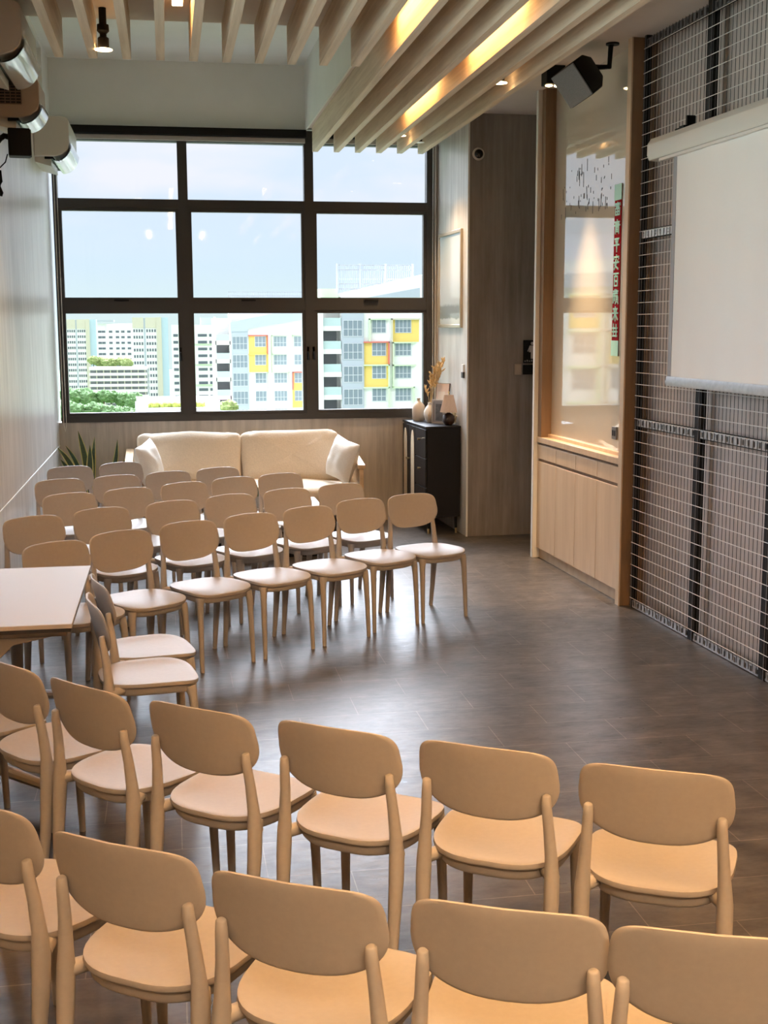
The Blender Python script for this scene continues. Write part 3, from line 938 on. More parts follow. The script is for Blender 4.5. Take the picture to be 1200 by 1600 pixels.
# ------------------------------------------------------------------ the chairs
def sgnpow(t, e):
    return math.copysign(abs(t) ** e, t)
def make_chair(label):
    t = thing('side_chair', label, 'chair')
    # seat
    n = 44
    def ring(k, z, dz=0):
        out = []
        for i in range(n):
            a = 2 * PI * i / n
            e = 3.6 if math.sin(a) >= 0 else 2.75
            x, y = sgnpow(math.cos(a), 2 / e), sgnpow(math.sin(a), 2 / e)
            wx = .207 * (1 + .05 * y)
            if y < 0: y *= (1 - .03 * (1 - abs(x)))
            xx, yy = x * wx * k, y * .212 * k
            zz = z + dz * (-.012 * (1 - k * k) + .006 * k ** 6)
            zz += -.016 * max(0, y * k - .35) ** 2 * 2 + .005 * (abs(x) * k) ** 3
            out.append((xx, yy, zz))
        return out
    mb = MB()
    mb.loft([ring(.9, .434), ring(.985, .438), ring(1.0, .444), ring(.993, .4505, 1), ring(.96, .4535, 1), ring(.86, .454, 1), ring(.65, .454, 1), ring(.4, .454, 1), ring(.15, .454, 1)])
    mb.build('seat', CHAIR, t, smooth=50)
    # frame under the seat
    fb = MB()
    def r2_(k, z):
        return [(p[0], p[1], z + (p[2] - .43)) for p in ring(k, .43)]
    fb.loft([r2_(.80, .407), r2_(.89, .402), r2_(.93, .412), r2_(.935, .437)])
    for s in (-1, 1):
        fb.sweep([(s * .190, -.180, .428), (s * .180, -.165, .429), (s * .160, -.135, .430), (s * .138, -.095, .424)], [(.022, .024), (.020, .021), (.022, .020), (.016, .015)], 10)
    fb.build('seat_frame', CHAIR, t, smooth=50)
    # legs
    for s in (-1, 1):
        lf = MB()
        lf.sweep([(s * .178, .188, 0), (s * .175, .180, .2), (s * .172, .173, .34), (s * .170, .169, .385), (s * .162, .160, .424)], [.0125, .0155, .0180, .0200, .027], 12, ref=(0, 1, 0))
        lf.build('leg', CHAIR, t, smooth=50)
        lr = MB()
        lr.sweep([(s * .186, -.226, 0), (s * .188, -.205, .2), (s * .190, -.190, .36), (s * .189, -.185, .43), (s * .186, -.186, .49), (s * .180, -.192, .57), (s * .175, -.203, .645), (s * .1745, -.204, .672), (s * .1742, -.2045, .6755)],
                 [.0135, .0180, (.022, .025), (.022, .026), (.018, .020), (.0155, .017), (.0145, .0145), (.0125, .0125), (.009, .009)], 12, ref=(0, 1, 0))
        lr.build('leg', CHAIR, t, smooth=50)
    # backrest
    bk = MB()
    nb = 56
    zc = .700
    def by(x, z):
        return -.198 - .23 * (z - .6) + .95 * x * x
    def br_(k, off):
        out = []
        for i in range(nb):
            a = 2 * PI * i / nb
            c, s = math.cos(a), math.sin(a)
            if s >= 0:
                x, z = sgnpow(c, 2 / 7.0), sgnpow(s, 2 / 6.0)
                zz = z * .106 - .009 * abs(x) ** 2.0 * z
                x *= 1 - .055 * z ** 1.5
            else:
                x, z = sgnpow(c, 2 / 2.7), sgnpow(s, 2 / 2.4)
                zz = z * .122
            xx = x * .206
            xx *= k
            zz = zc + zz * k
            out.append((xx, by(xx, zz) + off, zz))
        return out
    th = .0052
    bk.loft([br_(k, -o_) for k, o_ in ((.12, th), (.45, th), (.75, th), (.93, th), (.985, th * .75))] + [br_(1.0, 0)] + [br_(k, o_) for k, o_ in ((.985, th * .75), (.93, th), (.75, th), (.45, th), (.12, th))])
    bk.build('backrest', CHAIR, t, smooth=60)
    return t

OW = ['first', 'second', 'third', 'fourth', 'fifth', 'sixth', 'seventh']
FAR = [('front', 'far chairs, front row', [(1.701, 8.095, -66), (1.328, 7.918, -62), (0.956, 7.636, -59), (0.574, 7.403, -59), (0.194, 7.169, -58), (-0.184, 6.893, -56), (-0.510, 6.596, -54)]),
       ('second', 'far chairs, second row', [(1.310, 8.755, -63), (0.899, 8.547, -61), (0.490, 8.319, -60), (0.097, 8.074, -60), (-0.345, 7.835, -59), (-0.732, 7.559, -57)]),
       ('third', 'far chairs, third row', [(0.926, 9.485, -64), (0.565, 9.311, -61), (0.192, 9.069, -59), (-0.207, 8.810, -59), (-0.606, 8.605, -60)]),
       ('fourth', 'far chairs, fourth row', [(0.465, 9.993, -63), (0.066, 9.799, -62), (-0.331, 9.616, -62), (-0.745, 9.449, -62)]),
       ('back', 'far chairs, back row', [(-0.332, 10.555, -62), (-0.737, 10.338, -62)])]
NEAR = [('row bordering the open floor', 'chairs seen from behind, farther row', [(-.75, 4.79, 36), (-.42, 4.49, 38), (-.140, 4.165, 42), (.190, 3.878, 51), (.570, 3.622, 54), (.948, 3.388, 58), (1.332, 3.145, 62)]),
        ('row closest to the camera', 'chairs seen from behind, closer row', [(-.365, 3.215, 48), (-.022, 2.908, 56), (.332, 2.648, 60), (.726, 2.465, 66), (1.085, 2.295, 69)])]
proto = None
def place(x, y, a, label, group):
    global proto
    rz = math.radians(a - 90)
    if proto is None:
        proto = make_chair(label)
        proto['group'] = group
        proto.location = (x, y, 0)
        proto.rotation_euler = (0, 0, rz)
    else:
        dup(proto, (x, y, 0), rz, label, group)
for row, grp, l in FAR:
    for i, (x, y, a) in enumerate(l):
        place(x, y, a, 'taupe plastic chair facing us, %s from the cabinet end, %s row of the window-side block' % (OW[i], row), grp)
for row, grp, l in NEAR:
    for i, (x, y, a) in enumerate(l):
        place(x, y, a, 'taupe plastic chair seen from behind, %s from the table end, %s' % (OW[i], row), grp)
place(-.135, 5.80, 12, 'taupe plastic chair turned sideways at the folding table end, farther of the two', 'sideways chairs by the table')
place(-.130, 5.36, 9, 'taupe plastic chair turned sideways at the folding table end, closer of the two', 'sideways chairs by the table')

# ------------------------------------------------------------------ folding table
t = thing('folding_table', 'white-topped flip table on castors beside the grey side wall', 'table', (-.73, 5.74, 0))
MB().box(-.30, .31, -.62, .66, .722, .742).build('tabletop', TABLE, t, bevel=.003)
MB().box(-.295, .302, -.612, .652, .706, .722).build('edge_band', mat('table_edge', (.03, .026, .024), .5), t)
for s, y in ((-1, -.52), (1, .54)):
    lg = MB()
    lg.box(-.28, .28, y - .02, y + .02, .672, .706)
    lg.prism([(-.28, .672), (.22, .672), (.06, .64), (.0, .58), (-.05, .52), (-.10, .58), (-.18, .64)], y - .018, y + .018, 'Y')
    lg.build('bracket', TLEG, t, bevel=.003)
    MB().sweep([(-.06, y, .60), (-.06, y, .10)], (.036, .026), 14).build('leg', TLEG, t)
    f = MB().sweep([(-.27, y + .30, .105), (-.06, y, .125), (.255, y - .26 if s < 0 else y + .02, .085)], [(.024, .02), (.034, .026), (.022, .018)], 10)
    fo = f.build('foot', TLEG, t)
    for cx, cy in ((-.26, y + .28), (.25, y - .25 if s < 0 else y + .02)):
        c = MB()
        c.cyl((cx - .012, cy, .032), (cx + .012, cy, .032), .032, n=18)
        c.cyl((cx, cy, .04), (cx, cy, .085), .008, n=8)
        c.build('caster', BLACK, fo)
k = MB().cyl((-.15, -.55, .625), (-.15, -.58, .625), .045, n=22)
k.cyl((-.15, -.58, .625), (-.15, -.60, .625), .03, n=22)
k.build('locking_knob', BLACK, t, bevel=.004)

# ------------------------------------------------------------------ sofa and its neighbours
t = thing('sofa', 'cream linen sofa with light wood frame under the window', 'sofa', (.68, 11.75, 0))
fm = MB().box(-1.04, 1.04, -.38, .40, .20, .27).box(-1.04, 1.04, .36, .42, .27, .72)
for sx in (-1, 1):
    for sy in (-.36, .38):
        fm.cyl((sx * .98, sy, .20), (sx * .98, sy, 0), .028, .02, 12)
    arm = [(-.42, .0), (.42, .0), (.42, .80), (.38, .82), (-.42, .70)]
    fm.prism([(y, z) for y, z in [(-.42, .20), (.40, .20), (.40, .76), (-.36, .655), (-.42, .63)]], sx * 1.065 - .02, sx * 1.065 + .02, 'X')
    fm.prism([(y, z) for y, z in [(-.43, .635), (-.43, .67), (.42, .785), (.42, .75)]], sx * 1.065 - .036, sx * 1.065 + .036, 'X')
fm.build('wooden_frame', wood('sofa_oak', (.50, .34, .19), (.66, .47, .29), 'Y', .5, 24), t, bevel=.004)
cushion(2.06, .78, .24, 3, lump=.008, ex=9).build('seat_cushion', FABRIC, t, loc=(0, -.03, .385), smooth=80)
for i, cx in enumerate((-.505, .475)):
    c = cushion(.975, .50, .21, 11 + i * 5, lump=.026, ex=11)
    q = c.build('back_cushion', FABRIC, t, loc=(cx, .235, .70), smooth=80)
    q.rotation_euler = (math.radians(74), 0, math.radians((1, -1)[i]))
for x, ang, tl, lab in ((-.20, 72, -8, 'ivory scatter pillow leaning in the sofa corner by the snake plant'), (1.60, -68, 10, 'ivory scatter pillow leaning on the wooden sofa arm near the black cabinet')):
    p = pillow(.42, .40, .19, x).build('scatter_pillow', PILLOW, loc=(x, 11.57, .70), smooth=80)
    p.rotation_euler = (math.radians(-14), math.radians(tl), math.radians(ang))
    tag(p, lab, 'pillow', 'ivory pillows on the sofa')

t = thing('coffee_table', 'white-topped coffee table with black base between sofa and chairs', 'coffee table', (.82, 10.72, 0))
MB().box(-.45, .45, -.34, .32, .40, .425).build('tabletop', TABLE, t, bevel=.005)
bm_ = MB().box(-.43, .43, -.32, -.29, 0, .40).box(-.43, .43, .27, .30, 0, .40).box(.41, .44, -.32, .30, 0, .40).box(-.43, .43, -.3, .28, .12, .15)
bm_.build('base', BLACKM, t)
def leaf(mb, base, tip, w, bend, yellow=True, tw=0.0, n=9):
    base, tip = Vector(base), Vector(tip)
    d = tip - base
    side = d.cross(Vector((math.sin(tw), -math.cos(tw), 0)))
    side = Vector((math.cos(tw), math.sin(tw), 0)) if side.length < 1e-3 else side.normalized()
    nrm = side.cross(d).normalized()
    rows = []
    for i in range(n + 1):
        u = i / n
        p = base + d * u + Vector(bend) * math.sin(u * PI) 
        ww = w * (.55 + .9 * u - 1.45 * u ** 4 * 1.0) if u < 1 else .001
        ww = max(ww, .0012) / 1.1
        rows.append([p - side * ww, p - side * ww * .72 - nrm * ww * .16, p - nrm * ww * .22, p + side * ww * .72 - nrm * ww * .16, p + side * ww,
                     p + side * ww * .72 - nrm * (ww * .16 - .004), p - nrm * (ww * .22 - .004), p - side * ww * .72 - nrm * (ww * .16 - .004)])
    k = len(rows[0])
    vs = [q for r in rows for q in r]
    for i in range(n):
        for j in range(k):
            m = 1 if yellow and j in (0, 3, 4, 7) else 0
            mb.add([rows[i][j], rows[i][(j + 1) % k], rows[i + 1][(j + 1) % k], rows[i + 1][j]], [(0, 1, 2, 3)], m)
t = thing('snake_plant', 'tall potted snake plant with yellow-edged leaves in the window corner', 'plant', (-.76, 11.88, 0))
MB().lathe([(.13, 0), (.17, .36), (.18, .38), (.165, .38), (.15, .34)], n=28).build('pot', POT, t)
MB().lathe([(.15, .335), (.02, .34)], n=20).build('soil', mat('soil', (.05, .035, .025), .9), t)
for b, tip, wd, bend, tw in (((-.02, 0, .33), (-.09, .02, .99), .040, (.03, 0, 0), .2), ((.03, .03, .33), (.06, .0, .93), .034, (-.01, 0, 0), .5), ((.06, -.02, .33), (.27, .02, .90), .034, (.05, 0, -.02), -.3),
                             ((-.07, -.03, .33), (-.28, -.02, .84), .036, (.03, 0, .05), .4), ((-.05, .03, .33), (-.20, -.06, .86), .036, (.03, 0, .04), -.5), ((.0, -.05, .33), (.02, -.05, .86), .040, (.0, -.02, 0), 0),
                             ((.08, .02, .33), (.40, .06, .73), .030, (.02, 0, .08), .3), ((-.06, .06, .33), (-.26, .05, .72), .03, (-.01, 0, .05), .1)):
    m = MB()
    leaf(m, b, tip, wd, bend, True, tw)
    m.build('leaf', [LEAFG, LEAFY], t, smooth=60)
t = thing('potted_succulent', 'small leafy plant in a grey pot on the coffee table', 'plant', (.725, 10.47, .425))
MB().lathe([(.045, 0), (.052, .10), (.044, .10), (.04, .085)], n=20).build('pot', POT, t)
m = MB()
rnd = random.Random(8)
for i in range(16):
    a = i * 2.4
    r = .03 + .06 * rnd.random()
    leaf(m, (0, 0, .09), (r * math.cos(a), r * math.sin(a), .13 + .07 * rnd.random()), .012, (0, 0, .015), False, a)
m.build('leaves', mat('small_leaf', (.06, .11, .035), .5), t, smooth=60)

# ------------------------------------------------------------------ black cabinet with arches
CZ = .05
t = thing('black_cabinet', 'black sideboard with cream arch inlays on slim legs against the pale wall', 'cabinet', (2.35, 11.30, 0), CZ)
D_, L_ = .335, .91
MB().box(.012, D_, 0, L_, .16, 1.0).build('body', BLKCAB, t, bevel=.003)
MB().box(-.004, D_ + .002, -.006, L_ + .006, 1.0, 1.02).build('top', BLKCAB, t, bevel=.003)
for y0_, y1_ in ((.405, .655), (.66, .905)):
    d = MB().box(-.004, .0115, y0_, y1_, .175, .99).build('door', BLKCAB, t, bevel=.002)
    c = (.50, .79)[y0_ > .5]
    hw = .062
    pts = [(c - hw, .24), (c + hw, .24)] + [(c + hw * math.cos(a), .77 + .18 * math.sin(a) ** .9) for a in [i * PI / 20 for i in range(1, 20)]]
    MB().prism([(y, z) for y, z in pts], -.007, -.004, 'X').build('arch_inlay', INLAY, d)
    MB().sweep([(-.004, (.63, .685)[y0_ > .5], .66), (-.028, (.63, .685)[y0_ > .5], .66)], [.006, .011], 12).build('knob', BRASS, d)
for z0_, z1_ in ((.175, .44), (.447, .715), (.722, .99)):
    d = MB().box(-.004, .0115, .006, .40, z0_, z1_).build('drawer', BLKCAB, t, bevel=.002)
    MB().sweep([(-.004, .2, (z0_ + z1_) / 2 + .03), (-.03, .2, (z0_ + z1_) / 2 + .03)], [.006, .010], 12).build('knob', BRASS, d)
for lx in (.035, D_ - .03):
    for ly in (.04, L_ - .04):
        l = MB().cyl((lx, ly, .16), (lx, ly, .05), .014, .012).build('leg', BLACKM, t)
        MB().cyl((lx, ly, .05), (lx, ly, 0), .012, .010).build('leg_tip', BRASS, l)

# ---- things on the black cabinet
ZT = 1.021
t = thing('tall_vase', 'tall sand-coloured bottle vase on the black cabinet by the window', 'vase', (2.425, 12.02, ZT))
MB().lathe([(.050, 0), (.062, .02), (.064, .11), (.058, .15), (.036, .178), (.018, .19), (.015, .215), (.019, .225)], n=28).build('body', mat('sand_ceramic', (.56, .46, .36), .6), t)
MB().lathe([(.0152, .19), (.0158, .214)], n=18, closed=False).build('neck_band', mat('brown_band', (.22, .13, .08), .7), t)
t = thing('dried_grass', 'dried golden grass stems in the pale swirled vase', 'dried flowers', (2.495, 11.80, ZT + .17))
rnd = random.Random(5)
for (tx, ty, tz), nn in (((.14, .02, .43), 38), ((.05, .0, .35), 32), ((.09, -.03, .40), 36), ((.02, .03, .30), 26), ((.11, -.02, .33), 26), ((-.045, .04, .16), 12)):
    st = MB().sweep([(0, 0, -.06), (tx * .3, ty * .3, tz * .45), (tx, ty, tz)], .0022, 5)
    so_ = st.build('stem', mat('straw', (.62, .46, .25), .7), t)
    pm_ = MB()
    for i in range(nn):
        u = .5 + .5 * i / nn
        p = Vector((tx, ty, tz)) * u
        p = Vector((tx * (u ** 1.4), ty * u, tz * u))
        d = Vector((rnd.uniform(-1, 1), rnd.uniform(-1, 1), rnd.uniform(.5, 1.5))).normalized() * rnd.uniform(.03, .055)
        pm_.sweep([p, p + d * .5, p + d], [.003, .009, .001], 5)
    pm_.build('plume', mat('plume_gold', (.66, .46, .22), .8), so_, smooth=60)
t = thing('swirl_vase', 'small ivory vase with carved swirls standing beside the tall vase', 'vase', (2.495, 11.80, ZT))
MB().lathe([(.030, 0), (.050, .03), (.062, .075), (.060, .11), (.042, .145), (.024, .165), (.022, .185), (.026, .192)], n=28).build('body', mat('ivory_ceramic', (.74, .66, .56), .55), t)
sw = MB()
for i in range(3):
    sw.sweep([(-.020 + i * .016, -.050 + .004 * i, .025), (-.030 + i * .02, -.062, .07), (-.012 + i * .016, -.060, .11)], [.003, .006, .003], 6)
sw.build('carved_swirl', mat('ochre_relief', (.72, .50, .26), .6), t)
t = thing('photo_frame', 'grey standing photo frame beside the table lamp', 'photo frame', (2.535, 11.60, ZT), -.85)
f = MB().box(-.075, .075, -.010, .010, 0, .015).box(-.075, .075, -.010, .010, .215, .23).box(-.075, -.06, -.010, .010, .015, .215).box(.06, .075, -.010, .010, .015, .215)
f.build('frame', mat('grey_frame', (.40, .36, .33), .5), t)
MB().box(-.06, .06, -.003, .006, .015, .215).build('mount', mat('grey_mount', (.30, .28, .28), .5), t)
MB().box(-.03, .045, -.006, -.003, .03, .19).build('photo', mat('dark_photo', (.09, .085, .085), .3, noise=((25, 25, 25), .7, 4)), t)
t = thing('art_card', 'tilted pink and white art card leaning behind the photo frame', 'picture', (2.585, 11.74, ZT), -.85)
q = MB().box(-.075, .075, -.008, .008, 0, .38).build('board', mat('board_brown', (.10, .06, .045), .6), t)
q.rotation_euler = (math.radians(-8), 0, 0)
q2 = MB().box(-.072, .072, -.010, -.008, .003, .377).box(-.05, .03, -.0105, -.010, .18, .30, 1).build('print', [mat('pink_card', (.80, .66, .60), .5), mat('white_card', (.82, .76, .72), .5)], t)
q2.rotation_euler = (math.radians(-8), 0, 0)
t = thing('table_lamp', 'small table lamp with round dark base and pleated shade on the cabinet corner', 'lamp', (2.595, 11.43, ZT))
MB().lathe([(.030, 0), (.052, .022), (.060, .052), (.054, .085), (.032, .108), (.012, .116), (.008, .15)], n=28).build('base', mat('dark_walnut', (.045, .022, .015), .4), t)
sh = MB()
nn = 72
def shade(r, z):
    return [((r + .0022 * (-1) ** i) * math.cos(2 * PI * i / nn), (r + .0022 * (-1) ** i) * math.sin(2 * PI * i / nn), z) for i in range(nn)]
sh.loft([shade(.080, .122), shade(.042, .285), shade(.034, .285), shade(.072, .124)], cap0=False, cap1=False)
sh.build('lamp_shade', mat('pleated_linen', (.66, .55, .49), .85), t, smooth=20)
MB().lathe([(.004, .15), (.004, .30), (.009, .305), (.006, .318)], n=12).lathe([(.041, .278), (.002, .282)], n=20).build('finial', BRASS, t)
t = thing('dried_bouquet', 'little bunch of pale dried flowers behind the table lamp', 'dried flowers', (2.668, 11.50, ZT))
pm_ = MB()
for i in range(26):
    d = Vector((rnd.uniform(-.035, .02), rnd.uniform(-.05, .05), rnd.uniform(.02, .12)))
    pm_.sweep([Vector((0, 0, .005)), d * .6, d], [.0015, .002, .008], 6)
pm_.build('flower_heads', mat('pale_straw', (.66, .58, .40), .8), t, smooth=60)

# ------------------------------------------------------------------ outside the window
FW = mat('facade_white', (.80, .79, .77), .8)
FG = mat('facade_grey', (.44, .48, .54), .8)
FLG = mat('facade_pale_grey', (.58, .60, .63), .8)
FY = mat('facade_yellow', (.80, .58, .16), .8)
FR_ = mat('facade_red', (.62, .16, .12), .8)
FGR = mat('facade_pale_green', (.60, .74, .50), .8)
FPK = mat('facade_pink', (.78, .52, .62), .8)
FBG = mat('facade_beige', (.60, .56, .45), .8)
FBL = mat('facade_pale_blue', (.46, .58, .66), .8)
WP = mat('outdoor_window_pane', (.22, .27, .31), .25)
WPB = mat('outdoor_dark_opening', (.28, .29, .31), .6)
RAIL = mat('balcony_glass', (.48, .60, .60), .3)
TREEG = mat('canopy_green', (.16, .27, .11), .9, noise=((3.2, 3.2, 3.2), .65, 6))
TREEY = mat('shrub_green', (.30, .36, .13), .9, noise=((3.2, 3.2, 3.2), .5, 6))
struct('ground', MB().box(-600, 600, 60, 1400, -46, -45), mat('ground_green', (.14, .2, .1), .9))
WM = {}
def fwin(parent, x, zt, w, h, nx, ny, rail=.62):
    """a window: bluish pane with white bars; its mesh is shared"""
    k = (round(w, 2), round(h, 2), nx, ny)
    if k not in WM:
        b = MB().box(0, w, -.03, 0, -h, 0)
        e = .07
        for i in range(nx + 1):
            q = i * w / nx
            b.box(q - e / 2, q + e / 2, -.07, -.03, -h, 0, 1)
        for z in ([0, -h] + ([-h * rail] if ny > 1 else [])):
            b.box(-e / 2, w + e / 2, -.075, -.03, z - e / 2, z + e / 2, 1)
        WM[k] = b.mesh('window', [WP, FLG], 0)
    o = bpy.data.objects.new('window', WM[k])
    COL.objects.link(o)
    o.parent = parent
    o.location = (x, 0, zt)
    return o
def hood(x0, x1, z0, z1, m, parent, top=True, left=False, right=False, fill=None):
    """a coloured projecting frame round a window bay"""
    b = MB()
    if fill: b.box(x0, x1, -.02, 0, z0, z1, 1)
    if top: b.box(x0 - .1, x1 + .1, -.4, 0, z1 - .14, z1 + .02)
    if left: b.box(x0 - .1, x0 + .04, -.4, 0, z0, z1)
    if right: b.box(x1 - .04, x1 + .1, -.4, 0, z0, z1)
    b.build('coloured_frame', [m, fill or m], parent, smooth=0)
# --- nearer block with yellow bays (last window column)
t = thing('apartment_block', 'apartment block with yellow bays seen through the last window column', 'building', (0, 150, 0))
MB().box(20.7, 31.4, 0, 12, -40, 5.4).box(17.2, 18.45, -.6, 12, -40, 5.3).box(18.45, 20.7, 2.2, 12, -40, 5.3).build('wall', FW, t, smooth=0)
MB().box(20.75, 23.45, -.25, 0, -40, 5.0).build('grey_bay', FG, t, smooth=0)
for i in range(6):
    zt = 2.67 - 2.76 * i
    fwin(t, 24.5, zt, 1.68, 1.55, 3, 2)
    fwin(t, 27.35, zt, 1.95, 1.55, 4, 2)
    o = fwin(t, 20.95, zt - .05, 2.3, 1.9, 4, 2, .55)
    o.location.y = -.25
    MB().box(18.45, 20.7, -.3, 2.2, zt - 1.30, zt - .72).build('balcony_slab', FW, t, smooth=0)
    MB().box(18.5, 20.65, -.28, -.2, zt - .72, zt + .25).build('balcony_rail', RAIL, t, smooth=0)
    MB().box(18.7, 20.4, 2.1, 2.2, zt - 2.9, zt - 1.35).build('balcony_opening', WPB, t, smooth=0)
hood(23.5, 26.5, -2.72, .05, FR_, t, True, False, True, FY)
hood(23.5, 26.5, -5.48, -2.72, FGR, t, True, False, True, FY)
hood(26.95, 30.3, -.0, 2.82, FBG, t, True, True, False, FY)
hood(24.2, 26.6, .05, 2.82, FGR, t, True, True, False)
hood(27.1, 29.8, -2.75, -.02, FGR, t, True, True, False)
hood(27.1, 29.8, -5.5, -2.75, FGR, t, True, True, False)
hood(27.1, 29.6, -8.3, -5.45, FGR, t, True, False, True)
hood(23.5, 26.5, -8.3, -5.45, FGR, t, True, False, True)
MB().prism([(20.7, 5.0), (31.4, 5.0), (31.4, 8.2), (20.7, 5.8)], -.5, 9, 'Y').build('roof_gable', FW, t, smooth=0)
MB().prism([(24.0, 5.35), (30.3, 5.35), (30.3, 6.5)], -.55, -.5, 'Y').build('grey_gable_panel', FG, t, smooth=0)
tr_ = MB()
for i in range(40):
    x = 20.7 + i * .24
    tr_.box(x, x + .06, 3.0, 3.1, 5.6, 9.4)
for z in (9.25, 8.7, 7.0, 6.4):
    tr_.box(20.6, 30.3, 3.0, 3.1, z, z + .09)
for x in (20.6, 23.4, 26.6, 30.0):
    tr_.box(x, x + .22, 2.9, 3.2, 5.4, 9.5)
tr_.build('roof_trellis', mat('trellis_grey', (.44, .45, .50), .7), t, smooth=0)
for q, (m, x0) in enumerate(((FBL, 20.95), (FG, 23.8), (FBG, 26.95))):
    d = MB()
    for i in range(11):
        d.box(x0 + i * .23, x0 + i * .23 + .13, 2.85, 2.98, 7.55, 7.72)
    d.build('coloured_blocks', m, t, smooth=0)
MB().box(18.3, 20.4, .5, 6, 5.3, 6.4).build('roof_hut', FGR, t, smooth=0)
# --- second block behind the middle column
t = thing('apartment_block', 'apartment block with slanted grey roof seen through the middle window column', 'building', (0, 193, 0))
MB().box(9.6, 23.4, 0, 12, -50, 2.2).box(7.1, 9.6, 2.2, 12, -50, 3.2).prism([(12.2, 2.2), (23.4, 2.2), (23.4, 5.0), (12.2, 2.9)], 0, 12, 'Y').build('wall', FW, t, smooth=0)
MB().box(9.65, 12.2, -.25, 0, -50, 1.2).build('grey_bay', FG, t, smooth=0)
MB().prism([(9.6, 1.2), (12.2, 1.2), (12.2, 1.6), (23.4, 3.35), (23.4, 5.4), (9.6, 2.6)], -.5, 8, 'Y').build('slanted_roof', FG, t, smooth=0)
MB().box(7.1, 7.35, -.3, 2.2, -50, 3.4).box(9.35, 9.65, -.3, 2.2, -50, 3.4).build('balcony_pier', FW, t, smooth=0)
for i in range(6):
    zt = .39 - 2.79 * i
    fwin(t, 13.25, zt, 1.65, 1.55, 3, 2)
    fwin(t, 16.15, zt, 1.95, 1.55, 4, 2)
    fwin(t, 19.3, zt, 1.65, 1.55, 3, 2)
    o = fwin(t, 9.8, zt, 2.25, 1.95, 4, 2, .55)
    o.location.y = -.25
    MB().box(7.2, 9.5, -.3, 2.2, zt - 1.25, zt - .63).build('balcony_slab', FPK if i == 3 else FW, t, smooth=0)
    MB().box(7.35, 9.35, -.28, -.2, zt - .63, zt + .31).build('balcony_rail', RAIL, t, smooth=0)
    MB().box(7.4, 9.3, 2.1, 2.2, zt - 2.6, zt - 1.3).build('balcony_opening', WPB, t, smooth=0)
hood(12.3, 15.15, -2.25, .6, FR_, t, True, False, True, FY)
hood(12.3, 15.15, -5.05, -2.25, FY, t, True, False, True, FY)
hood(12.3, 15.15, -7.85, -5.05, FGR, t, True, False, True)
hood(15.9, 18.4, -2.25, .6, FGR, t, True, True, False)
hood(15.9, 18.4, -5.05, -2.25, FGR, t, True, True, False)
hood(15.9, 18.4, -7.85, -5.05, FGR, t, True, False, True)
hood(19.05, 21.2, -2.25, .6, FGR, t, True, True, False)
hood(19.05, 21.6, -7.85, -5.05, FR_, t, True, True, False, FY)
hood(19.05, 21.6, -10.6, -7.85, FY, t, False, True, False, FY)
tr_ = MB()
for i in range(46):
    x = 9.6 + i * .27
    tr_.box(x, x + .06, 4, 4.1, 4.8, 7.3)
for z in (7.2, 6.6, 5.9):
    tr_.box(9.5, 22, 4, 4.1, z, z + .1)
tr_.build('roof_trellis', mat('trellis_grey', (.44, .45, .50), .7), t, smooth=0)
MB().box(9.5, 22, 4.2, 6, 2.5, 6.3).build('roof_parapet', FW, t, smooth=0)
# --- distant towers
def tower(x, Y, bays, wid, gap, top, rows, dz, beige, blue, lab, wm):
    t = thing('apartment_tower', lab, 'building', (x, Y, top))
    tot = bays * wid + (bays - 1) * gap
    MB().box(0, tot, 0, 10, -70, 0).build('wall', FW, t, smooth=0)
    for i in range(1, bays):
        MB().box(i * (wid + gap) - gap, i * (wid + gap), -.05, 0, -70, 0).build('dark_recess', FG, t, smooth=0)
    for i in range(bays):
        MB().box(i * (wid + gap), i * (wid + gap) + wid, -.2, 0, -dz * 1.55, .2).build('louvred_crown', FBG, t, smooth=0)
    MB().box(tot, tot + beige, -.6, 10, -70, .3).build('beige_pier', FBG, t, smooth=0)
    MB().box(tot + beige, tot + beige + blue, -.3, 10, -70, .2).build('blue_pier', FBL, t, smooth=0)
    for r in range(rows):
        z = -dz * (1.75 + r)
        for i in range(bays):
            for k in range(4):
                o = bpy.data.objects.new('window', wm)
                COL.objects.link(o)
                o.parent = t
                o.location = (i * (wid + gap) + wid * (.08 + .235 * k), 0, z)
    return t
WPD = mat('tower_window', (.10, .12, .15), .4)
TREL = mat('trellis_grey', (.44, .45, .50), .7)
tw = MB().box(0, .52, -.05, 0, -.95, 0).mesh('window', [WPD], 0)
tower(-38.5, 500, 2, 3.4, .5, 4.6, 12, 2.16, 1.5, 2.4, 'pale striped tower at the edge of the first window column', tw)
tw2 = MB().box(0, .62, -.05, 0, -1.1, 0).mesh('window', [WPD], 0)
tower(-13.4, 500, 2, 4.3, .7, 5.3, 12, 2.5, 1.9, 2.6, 'taller striped tower near the middle of the first window column', tw2)
t = thing('apartment_slab', 'white slab block with grey windows between the two striped towers', 'building', (-32.5, 600, 3.4))
MB().box(0, 21, 0, 10, -70, 0).box(4.5, 21, -1, 0, -70, -.1).build('wall', FW, t, smooth=0)
MB().box(-6, 8, -2, 8, .9, 1.6).build('flat_roof', FG, t, smooth=0)
tw3 = MB().box(0, 1.6, -.08, 0, -1.0, 0).mesh('window', [WPD], 0)
for r in range(7):
    for x, y in ((.6, 0), (2.3, 0), (5.6, -1), (8.7, -1), (11.2, -1), (14, -1), (16.8, -1)):
        o = bpy.data.objects.new('window', tw3)
        COL.objects.link(o)
        o.parent = t
        o.location = (x, y, -3.2 - r * 2.6)
t = thing('apartment_slab', 'white slab block with small windows beside the middle window mullion', 'building', (1.2, 350, 2.4))
MB().box(0, 12.5, 0, 10, -60, 0).build('wall', FW, t, smooth=0)
MB().box(8, 11.5, 2, 5, 0, 2.0).build('roof_hut', FBL, t, smooth=0)
tw4 = MB().box(0, 1.3, -.05, 0, -.75, 0).mesh('window', [WPD], 0)
